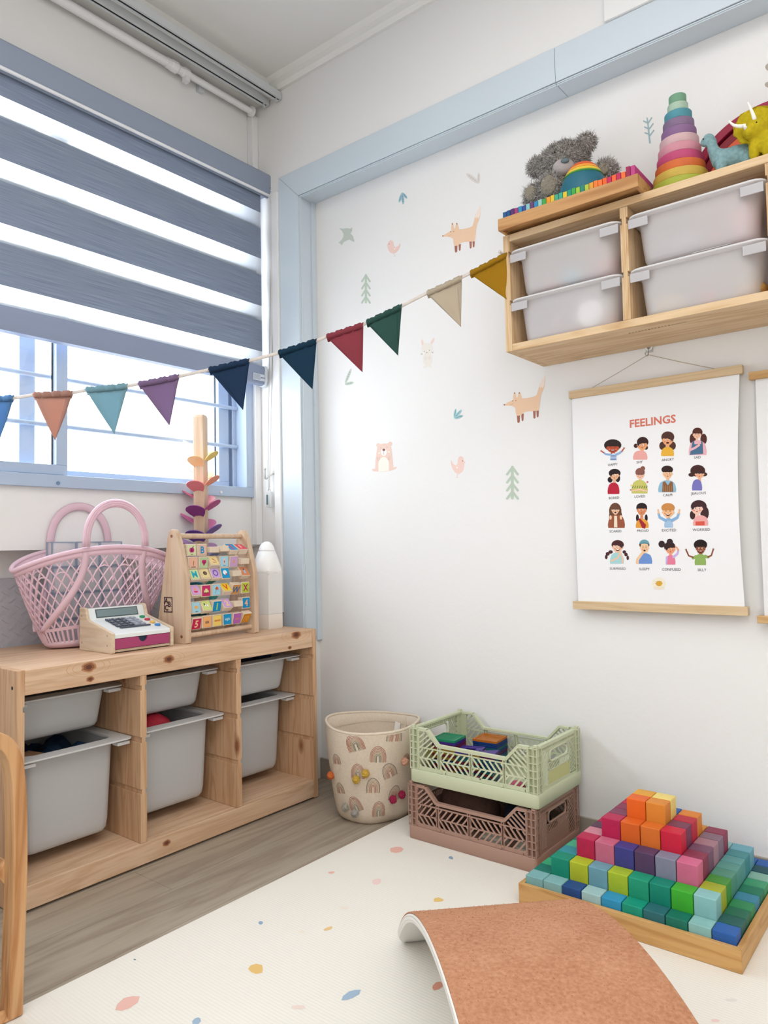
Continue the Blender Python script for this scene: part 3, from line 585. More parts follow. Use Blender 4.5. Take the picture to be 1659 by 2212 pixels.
def picto(b, ch, c, X_):
    def P(pts, col): b.col = col; b.add([(X_, c[1]+u, c[2]+v) for u, v in pts], [tuple(range(len(pts)))])
    def E(x, y, rx, ry, col): P([(x+rx*math.cos(k*PI/6), y+ry*math.sin(k*PI/6)) for k in range(12)], col)
    if ch == 'a': E(-.003, 0, .0062, .007, '#c23a7e'); E(.003, 0, .0062, .007, '#c23a7e'); P([(0, .007), (.006, .011), (.008, .009), (.002, .006)], '#4a6a4a'); P([(-.004, -.013), (.004, -.013), (.004, -.0115), (-.004, -.0115)], '#555555')
    elif ch == 'i': P([(-.001, -.008), (.001, -.008), (.002, .004), (0, .006)], '#a5463c'); P([(-.008, -.013), (.008, -.013), (.008, -.011), (-.008, -.011)], '#555555')
    elif ch == 'h': E(-.0035, .003, .005, .0055, '#cf3a78'); E(.0035, .003, .005, .0055, '#cf3a78'); P([(-.008, .002), (0, -.0095), (.008, .002)], '#cf3a78')
    elif ch == '~': P([(-.004, .007), (.006, -.001), (.005, -.003), (-.005, .004)], '#c2503c'); P([(-.008, -.008), (.007, -.008), (.007, -.006), (-.008, -.006)], '#a5603c')
    elif ch == 'j': P([(-.004, -.007), (.004, -.007), (.0045, .009), (-.0045, .009)], '#f0c6c2'); E(0, 0, .002, .004, '#c2405a'); P([(-.005, -.013), (.005, -.013), (.005, -.0115), (-.005, -.0115)], '#44505a')
    elif ch == 'o': E(0, 0, .0032, .006, '#e6a266')
    elif ch == 'n': E(0, .001, .0075, .006, '#5a4038'); E(.001, .001, .003, .003, '#f4f0e8')
    elif ch == 'p': E(-.002, .002, .008, .007, '#f6f6f6'); E(.002, -.003, .004, .0025, '#d84a6a'); E(-.003, .005, .001, .001, '#333333')
    elif ch == 'r': P([(-.004, -.008), (.004, -.008), (.004, .004), (-.004, .004)], '#a5c6dc'); P([(-.003, .004), (.003, .004), (.003, .009), (-.003, .009)], '#40506a')
    elif ch == 's': P([(-.008, -.003), (.008, -.003), (.005, -.008), (-.005, -.008)], '#d83a6a'); P([(-.006, -.001), (.005, -.001), (0, .008)], '#f0a86a')
    elif ch == 't': P([(-.009, -.005), (.009, -.005), (.009, .001), (-.009, .001)], '#e2dc9c'); P([(-.005, .001), (.005, .001), (.004, .006), (-.004, .006)], '#e2dc9c'); E(-.005, -.006, .0025, .0025, '#5a6a3a'); E(.005, -.006, .0025, .0025, '#5a6a3a')
    elif ch == 'u': P([(-.006, .002), (.008, .0), (.006, .008), (0, .010)], '#e2604a'); P([(-.006, .002), (0, .0015), (0, .010), (-.005, .007)], '#f2c070'); P([(-.007, -.01), (-.006, -.01), (.001, .003), (0, .003)], '#2a5a8a')
    elif ch == 'y': E(0, .001, .007, .0045, '#eab068'); P([(-.005, -.012), (.005, -.012), (.005, -.0105), (-.005, -.0105)], '#44505a')
    elif ch == 'z': P([(-.007, -.002), (.006, -.004), (.007, .003), (-.004, .003)], '#f6f6f2'); P([(-.008, .001), (-.004, .003), (-.006, .008), (-.009, .007)], '#3c3c3c'); P([(-.001, -.003), (.001, -.003), (.001, .003), (-.001, .003)], '#3c3c3c')
for ri, row in enumerate(rows):
    z = [.258, .222, .186, .141, .095, .053][ri]; uc = [-.012, -.006, -.001, .002, .004, .005][ri]
    MB().tube([(uc, -AW+.01, z), (uc, AW-.01, z)], .0022, 8).build('row_rod', b_w, AB, local=True, smooth=True)
    for ci, (ch, fc, ang) in enumerate(row):
        if not fc and ci == 2 and ri == 0: pass
        y = -.1005+ci*.0402; hw, hh, hd = .0178, .0172, .0085; a = math.radians(-ang); b = MB()
        def rot(p, a=a, y=y, z=z, uc=uc): X_, Y_, Z_ = p; return (uc+X_*math.cos(a)-Z_*math.sin(a), y+Y_, z+X_*math.sin(a)+Z_*math.cos(a))
        b.box(-hd, hd, -hw, hw, -hh, hh); b.v = [rot(p) for p in b.v]; blk = b.build('letter_block', bodyw, AB, local=True, bev=.0015)
        if fc:
            b = MB(); b.col = fc; b.box(hd, hd+.0002, -hw+.0022, hw-.0022, -hh+.0022, hh-.0022)
            dk = tuple(x*.55 for x in [int(fc[i:i+2], 16)/255 for i in (1, 3, 5)])
            b.col = dk
            for k in range(7):
                q = -hw+.003+k*.0043
                for zz_ in (-hh+.0026, hh-.0030): b.box(hd+.0002, hd+.0004, q, q+.0022, zz_, zz_+.0006)
                for yy_ in (-hw+.0024, hw-.0030): b.box(hd+.0002, hd+.0004, yy_, yy_+.0006, q, q+.0022)
            if ch in glyphcol: text_on(b, ch, .028 if len(ch) == 1 else .024 if ch == '10' else .0135 if len(ch) == 3 else .0105, (hd+.0006, 0, 0), (0, 1, 0), (0, 0, 1), glyphcol[ch], .0006 if len(ch) < 3 else .0002)
            else: picto(b, ch, (0, 0, 0), hd+.0006)
            b.v = [rot(p) for p in b.v]; b.build('printed_face', PRINT, blk, local=True)
# petal tree (marble tree)
tr_ = thing('petal_tree', 'tall wooden marble tree with rainbow coloured petals spiralling down its post', 'marble tree', (.147, -.358, T), rz=math.radians(-60))
b = MB(); b.loft([[(u, v, z) for u, v in rrect(h, h, .003, 2)] for z, h in ((0, .0185), (.690, .0185), (.698, .016), (.7, .012))]); b.build('post', M['beech'], tr_, local=True)
b = MB(); b.lathe([(.062, 0), (.065, .003), (.065, .012), (.062, .015)], 28); b.build('base_disc', M['beech'], tr_, local=True, smooth=True)
pc = ['#f0e8cc', '#f2e29a', '#e0c860', '#f2bf86', '#e8dcd0', '#f4c090', '#ee9a78', '#e8858a', '#d86a8a', '#f0a0b0', '#b8407f', '#8f3f88', '#e070b0', '#e890c0', '#7f5aa4', '#7450a0', '#c8a0dc', '#d0a8d8', '#7a84c4', '#4452a4', '#8ab0e0', '#90b8e0', '#3f9f86', '#3a98b8', '#4fb0b8', '#5fb8b8', '#2f8f7a', '#1f7f8f', '#4fb090', '#6fc090']
for k in range(28):
    z = .588-.0203*k; ph = -PI/2-PI/2*k; L_ = lerp(.048, .062, min(1, k/16)); W_ = lerp(.025, .036, min(1, k/16)); el = math.radians(36); b = MB()
    out = [(.0, W_*.50), (L_*.25, W_*.80)]+[(L_*(.55+.45*math.sin(PI*t/12)), W_*math.cos(PI*t/12)) for t in range(0, 13)]+[(L_*.25, -W_*.80), (.0, -W_*.50), (.005, -W_*.25), (.006, 0), (.005, W_*.25)]
    def pf(u, v, w, ph=ph, z=z, el=el):
        r = .0188+u*math.cos(el)-w*math.sin(el); h = z+u*math.sin(el)+w*math.cos(el); return (r*math.cos(ph)-v*math.sin(ph), r*math.sin(ph)+v*math.cos(ph), h)
    b.prism(out, pf, 0, .0022); b.build('petal', mat('petal%d' % k, pc[k], .5), tr_, local=True)
# pencil shaped lamp
pl = thing('pencil_lamp', 'white pencil shaped night lamp standing at the right end of the low shelf', 'lamp', (.300, -.213, T), rz=math.radians(-8))
wl = plastic('lamp_white', '#f4f3f0', trans=.2, rough=.4)
def hexr(r, z, k=48, rd=.0):
    out = []
    for i in range(k):
        a = 2*PI*i/k+PI/6; q = (a+PI/6) % (PI/3)-PI/6; rh = r*math.cos(PI/6)/math.cos(q); out.append((lerp(rh, r*.93, rd)*math.cos(a), lerp(rh, r*.93, rd)*math.sin(a), z))
    return out
HR = .0535
b = MB(); b.loft([hexr(HR-.002, 0), hexr(HR, .003), hexr(HR, .0475)]); b.build('base', mat('lamp_base', '#ebe4dc', .5), pl, local=True, smooth=True)
b = MB(); b.loft([hexr(HR, .048), hexr(HR, .172)]+[[(x, y, z+.010*(1-abs(math.cos(3*math.atan2(y, x)+PI/2*0)))) for x, y, z in hexr(HR, .178)]]); b.build('body', wl, pl, local=True, smooth=True)
def scal(r, z, amp, rd):
    return [(x, y, z+amp*(abs(math.cos(3*math.atan2(y, x)))-.5)) for x, y, z in hexr(r, z, rd=rd)]
b = MB(); b.loft([scal(HR*.985, .176, .0, 0), scal(HR*1.006, .180, .014, 0), scal(HR*.98, .192, .010, .4), hexr(HR*.80, .218, rd=.9), hexr(HR*.56, .250, rd=1)]); b.build('cone', mat('cone_w', '#f2f1ef', .4), pl, local=True, smooth='all')
b = MB(); b.lathe([(HR*.525, .2495), (HR*.50, .254), (HR*.42, .266), (HR*.30, .275), (HR*.15, .280), (.002, .281)], 28); b.build('tip', mat('tip_w', '#fafafa', .35), pl, local=True, smooth='all')
b = MB(); b.tube([(HR*.866*math.cos(PI/6*0-PI/3*1.5), HR*.866*math.sin(-PI/3*1.5), .022), ((HR*.866+.003)*math.cos(-PI/2), (HR*.866+.003)*math.sin(-PI/2), .022)], .008, 16); b.build('switch', mat('sw', '#e9e0da', .5), pl, local=True)
# ================================================================== WALL UNIT
UX, UZ = 1.2004, 1.275; UF = -.21
wu = thing('wall_storage_unit', 'light pine wall storage unit with frosted bins in two rows', 'wall shelf', (1.67, -.105, UZ))
gw = [(1.393, 1.405), (1.516, 1.531)]; pw = (.93-.018)/3
for k in range(4):
    b = MB(); x = UX+pw*k; panel(b, 'x', x, 0, UF if k in (0, 3) else UF+.001, -.0012, UZ if k in (0, 3) else UZ+.0185, 1.575 if k in (0, 3) else 1.5565, gw, (k > 0, k < 3))
    b.build('side_panel' if k in (0, 3) else 'divider', M['lpinez'], wu, bev=.0008)
MB().box(UX+.0182, UX+.9118, UF, -.0012, 1.557, 1.575).build('top_board', M['lpine'], wu, bev=.001)
bb_ = MB().box(UX+.0182, UX+.9118, UF, -.0012, UZ, UZ+.018).build('bottom_board', M['lpine'], wu, bev=.001)
b = MB(); b.col = '#8a7a66'
p0 = at(1516, 697, Z=UZ); 
for k in range(14): b.box(1.50+k*.0075, 1.504+k*.0075, -.165, -.165+.003+.002*(k % 3 == 0), UZ-.0003, UZ-.0001)
b.box(1.60, 1.63, -.164, -.1625, UZ-.0003, UZ-.0001); b.build('printed_marks', PRINT, bb_)
MB().box(UX+.0182, UX+.9118, -.018, -.0012, 1.50, 1.556).build('hanging_rail', M['lpine'], wu)
wb0 = make_bin(.1420, .098, .112, 'w', taper=.84, mb='wbin', cr=.045, front=(0, 1)); wused = False
for c_, nm in enumerate(('left', 'middle', 'right')):
    for zr, rn in ((1.5235, 'upper'), (1.399, 'lower')):
        o = dup(wb0) if wused else wb0; wused = True
        o.location = (UX+.018+(pw-.018)/2+pw*c_, -.118, zr+.004-.112); o['label'] = 'frosted white bin in the %s row of the wall unit, %s column' % (rn, nm); o['group'] = 'frosted bins of the wall unit'
def toyb(name, lab, cat, f, m_): b = MB(); f(b); return tag(b.build(name, m_, smooth=True), lab, cat)
bz = 1.399+.004-.112+.006; bzu = bz+.1245
toyb('white_disc', 'white disc showing through the front of the lower left wall bin', 'toy disc', lambda b: b.tube([(1.418, -.188, bz+.038), (1.418, -.182, bz+.038)], .032, 28), mat('disc', '#fbfbfb', .4))
toyb('triangle_ring', 'pinkish triangle frame showing in the lower left wall bin', 'toy triangle', lambda b: b.tube([(1.318, -.185, bz+.012), (1.372, -.185, bz+.012), (1.345, -.185, bz+.060)], .007, 8, closed=True), mat('tri', '#e6cfd6', .4))
def blob(b, c, r): b.ball(c, r, 14, 10)
for nm, lab, c_, r_, hx in (('pink_toy', 'pink toy in the bottom of the lower left wall bin beside the disc', (1.37, -.15, bz+.012), (.05, .02, .012), '#d8607a'), ('orange_toy', 'orange toy in the lower left wall bin near the divider', (1.455, -.15, bz+.015), (.022, .03, .015), '#e0855a'),
                            ('cyan_toy', 'cyan toy in the upper left wall bin', (1.37, -.17, bzu+.017), (.024, .014, .017), '#4fc4dc'), ('red_toy', 'red toy in the upper left wall bin beside the divider', (1.45, -.15, bzu+.025), (.028, .03, .025), '#d0606a'), ('salmon_toy', 'salmon toy in the upper left wall bin at its left end', (1.31, -.15, bzu+.012), (.03, .03, .012), '#e2907a'),
                            ('yellow_toy', 'yellow toy in the lower middle wall bin', (1.60, -.165, bz+.022), (.035, .02, .022), '#e0c89a'), ('coral_toy', 'coral red toy in the lower middle wall bin', (1.68, -.165, bz+.018), (.018, .018, .018), '#e06a6a'), ('ochre_toy', 'ochre toy in the lower middle wall bin at its right end', (1.76, -.15, bz+.02), (.035, .03, .02), '#d8a860'),
                            ('pink_block_toy', 'pink toy in the upper middle wall bin', (1.70, -.165, bzu+.028), (.014, .012, .014), '#c84a6a'), ('rose_toy', 'rose toy at the right end of the upper middle wall bin', (1.755, -.15, bzu+.045), (.03, .03, .045), '#dc8090'), ('grey_toy', 'grey toy in the upper middle wall bin left of the pink one', (1.63, -.16, bzu+.03), (.035, .02, .03), '#a5a0a8')):
    toyb(nm, lab, 'toy', lambda b, c=c_, r=r_: blob(b, c, r), mat(nm, hx, .6))
toyb('paper_label', 'paper label with a bar code under the upper middle wall bin', 'label', lambda b: b.box(1.655, 1.735, -.195, -.17, bzu-.0075, bzu-.0068), mat('lbl', '#dddddd', .7))
# ---- on top of the wall unit
ZT = 1.5755
ty = thing('wooden_tray', 'shallow alder tray of coloured slats overhanging the wall unit, teddy on it', 'tray', (1.38, -.13, ZT))
tx0, tx1, ty0, ty1 = 1.207, 1.562, -.246, -.022
MB().box(tx0, tx1, ty0, ty0+.008, ZT, ZT+.030).build('front_wall', M['oak'], ty, bev=.0008)
MB().box(tx0, tx1, ty1-.008, ty1, ZT, ZT+.030).build('back_wall', M['oak'], ty, bev=.0008)
for x in (tx0, tx1-.008): MB().box(x, x+.008, ty0+.0082, ty1-.0082, ZT, ZT+.030).build('end_wall', M['oak'], ty, bev=.0008)
MB().box(tx0+.0082, tx1-.0082, ty0+.0082, ty1-.0082, ZT+.008, ZT+.012).build('base_panel', M['oak'], ty)
sc_ = ['#24578a', '#1f4f86', '#56306a', '#9c3f74', '#2f86b4', '#2f4a90', '#86bcc0', '#66406f', '#2f86b4', '#96c4ba', '#3f9f4a', '#dd9430', '#dcb830', '#3fa288', '#3fa288', '#dcc030', '#1f8f74', '#3fa24a', '#98bc3a', '#1f8470', '#a8bc3c', '#d89a34', '#ea7a2c', '#ea7430', '#e8602c', '#b82458', '#ea6030', '#b82458', '#ea6c30', '#9a2450', '#b83f80']
nm_ = ['navy', 'dark blue', 'plum', 'mauve', 'blue', 'indigo', 'pale teal', 'purple', 'sky blue', 'mint', 'green', 'amber', 'gold', 'sea green', 'teal', 'yellow', 'deep green', 'leaf green', 'lime', 'bottle green', 'yellow green', 'ochre', 'orange', 'bright orange', 'flame orange', 'crimson', 'coral orange', 'cherry', 'tangerine', 'burgundy', 'magenta']
sw_ = (tx1-tx0-.0176)/31; base_me = None; dm = {}
for k, c_ in enumerate(sc_):
    x = tx0+.0088+sw_*k; h = .036+.002*((k*7) % 5)/4+(.008 if k > 28 else 0)
    b = MB(); b.box(x+.0006, x+sw_-.0006, ty0+.0095, ty1-.0095, ZT+.0122, ZT+.012+h)
    if c_ not in dm: dm[c_] = mat('slat_'+c_[1:], c_, .55, noise=.08, nscale=30)
    o = b.build('toy_building_stick', dm[c_], bev=.0006); tag(o, '%s toy stick, %s from the left in the tray on the wall unit' % (nm_[k], ['first', 'second', 'third'][k] if k < 3 else '%dth' % (k+1)), 'toy stick', 'coloured sticks in the tray')
ZS = ZT+.012+.0385
# teddy (plain grey bear)
td = thing('teddy_bear', 'shaggy grey teddy bear sitting behind the upturned bowls on the wall unit', 'teddy bear', (1.33, -.09, ZS))
furm = mat('grey_fur', '#96918d', .95, .1, noise=.35, nscale=120); padm = mat('bear_pad', '#8b8474', .9, noise=.1)
V3 = Vector
hc = V3((1.322, -.10, 1.770))
balls = [((1.325, -.075, ZS+.05), (.050, .040, .052)), (tuple(hc), (.058, .048, .044)), ((hc.x-.076, hc.y+.002, hc.z+.016), .024), ((hc.x+.066, hc.y-.003, hc.z+.030), .021), ((1.32, -.09, 1.705), (.045, .04, .05)),
         ((1.300, -.125, ZS+.028), (.022, .024, .028)), ((1.270, -.115, ZS+.042), (.018, .03, .02)), ((1.262, -.15, ZS+.056), (.024, .018, .028)), ((1.310, -.155, ZS+.058), (.030, .018, .038)),
         ((1.375, -.075, ZS+.085), (.028, .02, .02)), ((1.425, -.085, ZS+.090), (.028, .02, .028)), ((1.29, -.07, ZS+.075), (.03, .03, .03)), ((1.36, -.07, ZS+.085), (.03, .03, .03))]
body = metamesh('body', balls, furm, td, res=.007)
def fur(o, name, mt, n, length, parent, wid=.0012, seed=1, skip=None):
    me = o.data; ps = me.polygons; ar = [p.area for p in ps]; rr = random.Random(seed); pick = rr.choices(range(len(ps)), ar, k=n); b = MB()
    for i in pick:
        p = ps[i]; vs = [me.vertices[j].co for j in p.vertices]; ws = [rr.random() for _ in vs]; t = sum(ws); c = sum((v*w_ for v, w_ in zip(vs, ws)), Vector())/t
        if skip and skip(c+o.parent.location if o.parent else c): continue
        nn = p.normal.copy(); d = (nn+Vector((rr.uniform(-.8, .8), rr.uniform(-.8, .8), rr.uniform(-1.0, .5)))).normalized(); L_ = length*rr.uniform(.5, 1.2)
        s_ = nn.cross(d); s_ = (s_ if s_.length > .1 else d.orthogonal()).normalized()*wid; m_ = c+d*L_*.55+nn*L_*.15; e = c+d*L_+Vector((rr.uniform(-1, 1), rr.uniform(-1, 1), rr.uniform(-1, 1)))*L_*.35
        b.add([c-s_, c+s_, m_+s_*.8, m_-s_*.8, e], [(0, 1, 2, 3), (3, 2, 4)])
    q = b.build(name, mt, parent, local=True); q['kind'] = 'stuff'; return q
furb = mat('grey_fur_tips', '#b8b3ae', .95, .1, noise=.45, nscale=150)
fur(body, 'fur', furb, 15000, .0125, body, wid=.0008)
vd = (V3(CAM)-hc).normalized(); vd.z *= .25; vd.normalize(); sd = V3((0, 0, 1)).cross(vd).normalized(); upv = V3((0, 0, 1))
mz = hc+vd*.048-upv*.030+sd*.000
b = MB(); b.ball((0, 0, 0), 1, 20, 12); b.v = [tuple(mz+sd*(v[0]*.028)+vd*(v[1]*.020)+upv*(v[2]*.023)) for v in b.v]; b.build('muzzle', mat('muzzle', '#aaa3a2', .95, noise=.1, bump=.4), td, smooth='all')
b = MB(); b.ball((0, 0, 0), 1, 14, 8); nz = mz+vd*.020+upv*.010+sd*.004; b.v = [tuple(nz+sd*(v[0]*.0105)+vd*(v[1]*.005)+upv*(v[2]*.007)) for v in b.v]; b.build('nose', mat('bear_nose', '#5f7076', .5), td, smooth='all')
for s in (-1, 1):
    b = MB(); e_ = hc+vd*.052+upv*.012+sd*.020*s; b.ball(tuple(e_), .0032, 10, 6); b.build('eye', mat('bear_eye', '#161616', .2), td, smooth='all')
for c_, r_, nd_ in ((V3((1.263, -.170, ZS+.057)), .016, V3((.3, -1, -.1))), (V3((1.313, -.175, ZS+.059)), .021, V3((.1, -1, .0))), (V3((1.430, -.106, ZS+.090)), .014, V3((.2, -1, .2)))):
    nd_ = nd_.normalized(); a_ = nd_.cross(upv).normalized(); u_ = a_.cross(nd_); b = MB(); b.ball((0, 0, 0), 1, 16, 8); b.v = [tuple(c_+a_*(v[0]*r_)+u_*(v[2]*r_*1.25)+nd_*(v[1]*.006)) for v in b.v]; b.build('paw_pad', padm, td, smooth='all')
b = MB(); b.ball((1.335, -.118, ZS+.045), (.026, .012, .014)); b.build('red_bow', mat('bow', '#a82a40', .6), td, smooth='all')
# nested bowls upside down
bx, by = 1.403, -.168
for i, (r0, r1, z0, z1, c_, nm) in enumerate(((.060, .047, 0, .046, '#1f6478', 'teal blue'), (.0485, .046, .0455, .051, '#3f8f3f', 'green'), (.0455, .041, .0505, .060, '#dcc03c', 'yellow'), (.0405, .035, .0595, .069, '#e89a34', 'amber'), (.0345, .026, .0685, .079, '#dd5a2a', 'orange red'))):
    pr = [(r0-.002, z0), (r0, z0+.002)] + [(lerp(r0, r1, math.sin(PI/2*t/6)**1.6 if i == 0 else t/6), lerp(z0+.002, z1, t/6 if i else math.sin(PI/2*t/6)**.9)) for t in range(1, 7)]
    b = MB(); b.lathe([(r, z) for r, z in pr]+[(r1*.4, z1+.0006)], 36, (bx, by, ZS+.001)); o = b.build('nesting_bowl', mat('bowl%d' % i, c_, .55, noise=.06, nscale=40), smooth=True)
    tag(o, '%s wooden bowl upside down in front of the teddy, %s of the nest' % (nm, ['largest, lowest', 'second', 'middle', 'fourth', 'topmost'][i]), 'bowl', 'nested bowls')
b = MB(); b.tube([(1.262+.032*math.cos(a)-.005, -.20+.02*math.sin(a), ZS+.003+.004*math.sin(a*2)) for a in [k*2*PI/24 for k in range(24)]], .0016, 6, closed=True); tag(b.build('black_elastic', mat('elastic', '#15171c', .6), smooth='all'), 'thin black elastic loop lying on the slats before the teddy foot', 'elastic')
# stacking tower
st = thing('stacking_tower', 'tall cone of stacked pastel and rainbow wooden rings on the wall unit', 'stacking toy', (1.621, -.135, ZT))
tc_ = ['#a0a83a', '#c4a648', '#cc6630', '#b84470', '#c68896', '#c8a6aa', '#82608a', '#7c6684', '#4a8c9a', '#a4bca8', '#709c80']; rr_ = [.0625, .059, .054, .0498, .0465, .0425, .038, .0338, .0298, .0225, .019]
z = 0
for k, (c_, r) in enumerate(zip(tc_, rr_)):
    h = .0212; b = MB(); b.lathe([(r-.0018, z), (r-.0003, z+.0012), (r, z+.002), (r, z+h-.002), (r-.0003, z+h-.0012), (r-.0018, z+h-.0003)], 40); b.build('ring', mat('ring%d' % k, c_, .6, noise=.08, nscale=35), st, local=True, smooth=True); z += h
# rainbow arches, separate nested pieces
acx, acz = 1.80, ZT
for k, (ro, c_, nm) in enumerate(zip((.192, .169, .147, .125, .104, .083, .062), ('#9a1f40', '#8a1a2a', '#dd5f34', '#d89440', '#8f8a2a', '#2f7a4a', '#1f6a7a'), ('burgundy', 'dark red', 'orange', 'amber', 'olive', 'green', 'teal'))):
    ri = ro-.0195; b = MB(); n = 36; A = []; B = []
    for t in range(n+1): a = PI*t/n; A.append((acx+ro*math.cos(a), ro*.955*math.sin(a)))
    for t in range(n, -1, -1): a = PI*t/n; A.append((acx+ri*math.cos(a), ri*.955*math.sin(a)))
    y0 = -.0718+[0, .008, .002, .010, .014, .004, .012][k]
    fs = []; m_ = n+1; vs = [(x, y0, ZT+z) for x, z in A]+[(x, y0+.055, ZT+z) for x, z in A]; Nn = len(A)
    for t in range(n): fs += [(t, t+1, Nn-2-t, Nn-1-t), (Nn+t+1, Nn+t, 2*Nn-1-t, 2*Nn-2-t)]
    for t in range(Nn): fs.append((t, Nn+t, Nn+(t+1) % Nn, (t+1) % Nn))
    b.add(vs, fs); o = b.build('rainbow_arch', mat('arch%d' % k, c_, .55, noise=.08, nscale=30), bev=.0015); tag(o, '%s arch of the wooden rainbow on the wall unit, %s' % (nm, ['outermost', 'second from outside', 'third from outside', 'fourth from outside', 'fifth from outside', 'sixth from outside', 'innermost'][k]), 'rainbow arch', 'wooden rainbow arches')
# felt dinosaurs
feltb = mat('felt_blue', '#87a9ae', .95, .1, noise=.22, nscale=160, bump=.8, bscale=400); felty = mat('felt_mustard', '#b9a522', .95, .1, noise=.15, nscale=120, bump=.5, bscale=400)
dn_ = thing('felt_long_neck_dinosaur', 'pale blue felt long necked dinosaur between the ring tower and the mustard one', 'felt toy', (1.735, -.16, ZT))
P0 = [((1.742, -.155, ZT+.040), (.036, .020, .022)), ((1.768, -.155, ZT+.034), (.026, .017, .018)), ((1.714, -.158, ZT+.044), (.018, .015, .018)), ((1.704, -.160, ZT+.058), .0145), ((1.699, -.160, ZT+.072), .0125), ((1.696, -.160, ZT+.087), .0125), ((1.691, -.161, ZT+.096), .0125), ((1.683, -.163, ZT+.090), .0095),
      ((1.716, -.170, ZT+.018), (.010, .010, .019)), ((1.722, -.144, ZT+.018), (.010, .010, .019)), ((1.770, -.168, ZT+.016), (.010, .010, .017)), ((1.772, -.144, ZT+.016), (.010, .010, .017)), ((1.792, -.15, ZT+.026), .012), ((1.808, -.148, ZT+.018), .008)]
metamesh('body', P0, feltb, dn_, res=.005)
b = MB(); b.ball((1.683, -.1735, ZT+.094), .0016); b.build('eye', mat('feye', '#1a1a1a', .3), dn_)
dy_ = thing('felt_horned_dinosaur', 'mustard yellow felt horned dinosaur with a neck frill and white horns', 'felt toy', (1.80, -.18, ZT))
P0 = [((1.805, -.175, ZT+.040), (.030, .022, .024)), ((1.835, -.172, ZT+.036), (.028, .02, .02)), ((1.790, -.192, ZT+.068), (.020, .018, .020)), ((1.781, -.200, ZT+.060), (.011, .011, .010)), ((1.787, -.192, ZT+.020), (.0095, .0095, .021)), ((1.812, -.195, ZT+.018), (.010, .010, .019)), ((1.792, -.162, ZT+.018), (.010, .010, .019)), ((1.845, -.17, ZT+.018), (.010, .010, .019))]
metamesh('body', P0, felty, dy_, res=.005)
fc = V3((1.793, -.178, ZT+.080)); fd = V3((.25, -.95, .1)).normalized(); fa = fd.cross(V3((0, 0, 1))).normalized(); fu_ = fa.cross(fd).normalized()
b = MB(); gr = []
for s in (0, 1):
    gr.append([tuple(fc+fa*(.046*math.cos(t*2*PI/30)*(1+.04*math.sin(t*2)))*1+fu_*(.043*math.sin(t*2*PI/30)*(1+.05*math.sin(t*1.7)))+fd*(-.002+.004*s+.003*math.sin(t*2.1))) for t in range(30)])
b.cap2(gr[0], gr[1]); b.build('neck_frill', felty, dy_, bev=.001)
hw_ = mat('horn_white', '#f2efe6', .8)
for p_, q_ in (((1.776, -.206, ZT+.074), (1.746, -.216, ZT+.092)), ((1.793, -.204, ZT+.080), (1.783, -.214, ZT+.118))):
    p_, q_ = V3(p_), V3(q_); b = MB(); b.tube([p_.lerp(q_, t/5)+V3((-.004 if p_.x < 1.78 else .002, 0, -.004))*math.sin(PI*t/5) for t in range(6)], [.0042, .004, .0036, .003, .0024, .0014], 8); b.build('horn', hw_, dy_, smooth='all')
b = MB(); b.tube([(1.777, -.207, ZT+.066), (1.773, -.214, ZT+.075)], [.0042, .002], 8); b.build('nose_horn', hw_, dy_, smooth='all')
b = MB(); b.ball((1.797, -.2095, ZT+.072), .0017); b.build('eye', mat('feye2', '#1a1a1a', .3), dy_)
# ================================================================== FLAT PRINT HELPER
class Art:
    """flat print: outlines given where they were measured on the photograph, laid on a real surface by f(x, y, layer)"""
    def __init__(s, f): s.b = MB(); s.f = f; s.l = 0
    def poly(s, pts, col, l=None):
        s.l += 1 if l is None else 0; ll = s.l if l is None else l
        s.b.col = col; P_ = [s.f(x, y, ll) for x, y in pts]; s.b.add(P_, [tuple(range(len(P_)))]); return s
    def ell(s, x, y, rx, ry, col, rot=0, a0=0, a1=2*PI, n=20, wob=0):
        full = abs(a1-a0-2*PI) < 1e-6; P_ = []
        for k in range(n if full else n+1):
            a = a0+(a1-a0)*k/n; q = 1+wob*math.sin(k*PI)*0+(wob if k % 2 else 0); u, v = rx*math.cos(a)*q, ry*math.sin(a)*q; P_.append((x+u*math.cos(rot)-v*math.sin(rot), y+u*math.sin(rot)+v*math.cos(rot)))
        return s.poly(P_, col)
    def stroke(s, pts, w, col, taper=1.0, cap=True):
        pts = [Vector((p[0], p[1])) for p in pts]; L_, R_ = [], []; n = len(pts)
        for i, p in enumerate(pts):
            t = (pts[min(i+1, n-1)]-pts[max(i-1, 0)]).normalized(); nn = Vector((-t.y, t.x)); ww = w/2*lerp(1, taper, i/(n-1)); L_.append(p+nn*ww); R_.append(p-nn*ww)
        s.l += 1; s.b.col = col; v = [s.f(q.x, q.y, s.l) for q in L_+R_]
        s.b.add(v, [(i, i+1, n+i+1, n+i) for i in range(n-1)])
        if cap:
            for p, ww, dl in ((pts[0], w/2, .35), (pts[-1], w/2*taper, .65)): s.b.add([s.f(p.x+ww*math.cos(k*PI/4), p.y+ww*math.sin(k*PI/4), s.l+dl) for k in range(8)], [tuple(range(8))])
        return s
    def build(s, name, parent=None, label=None): return s.b.build(name, PRINT, parent, label=label)
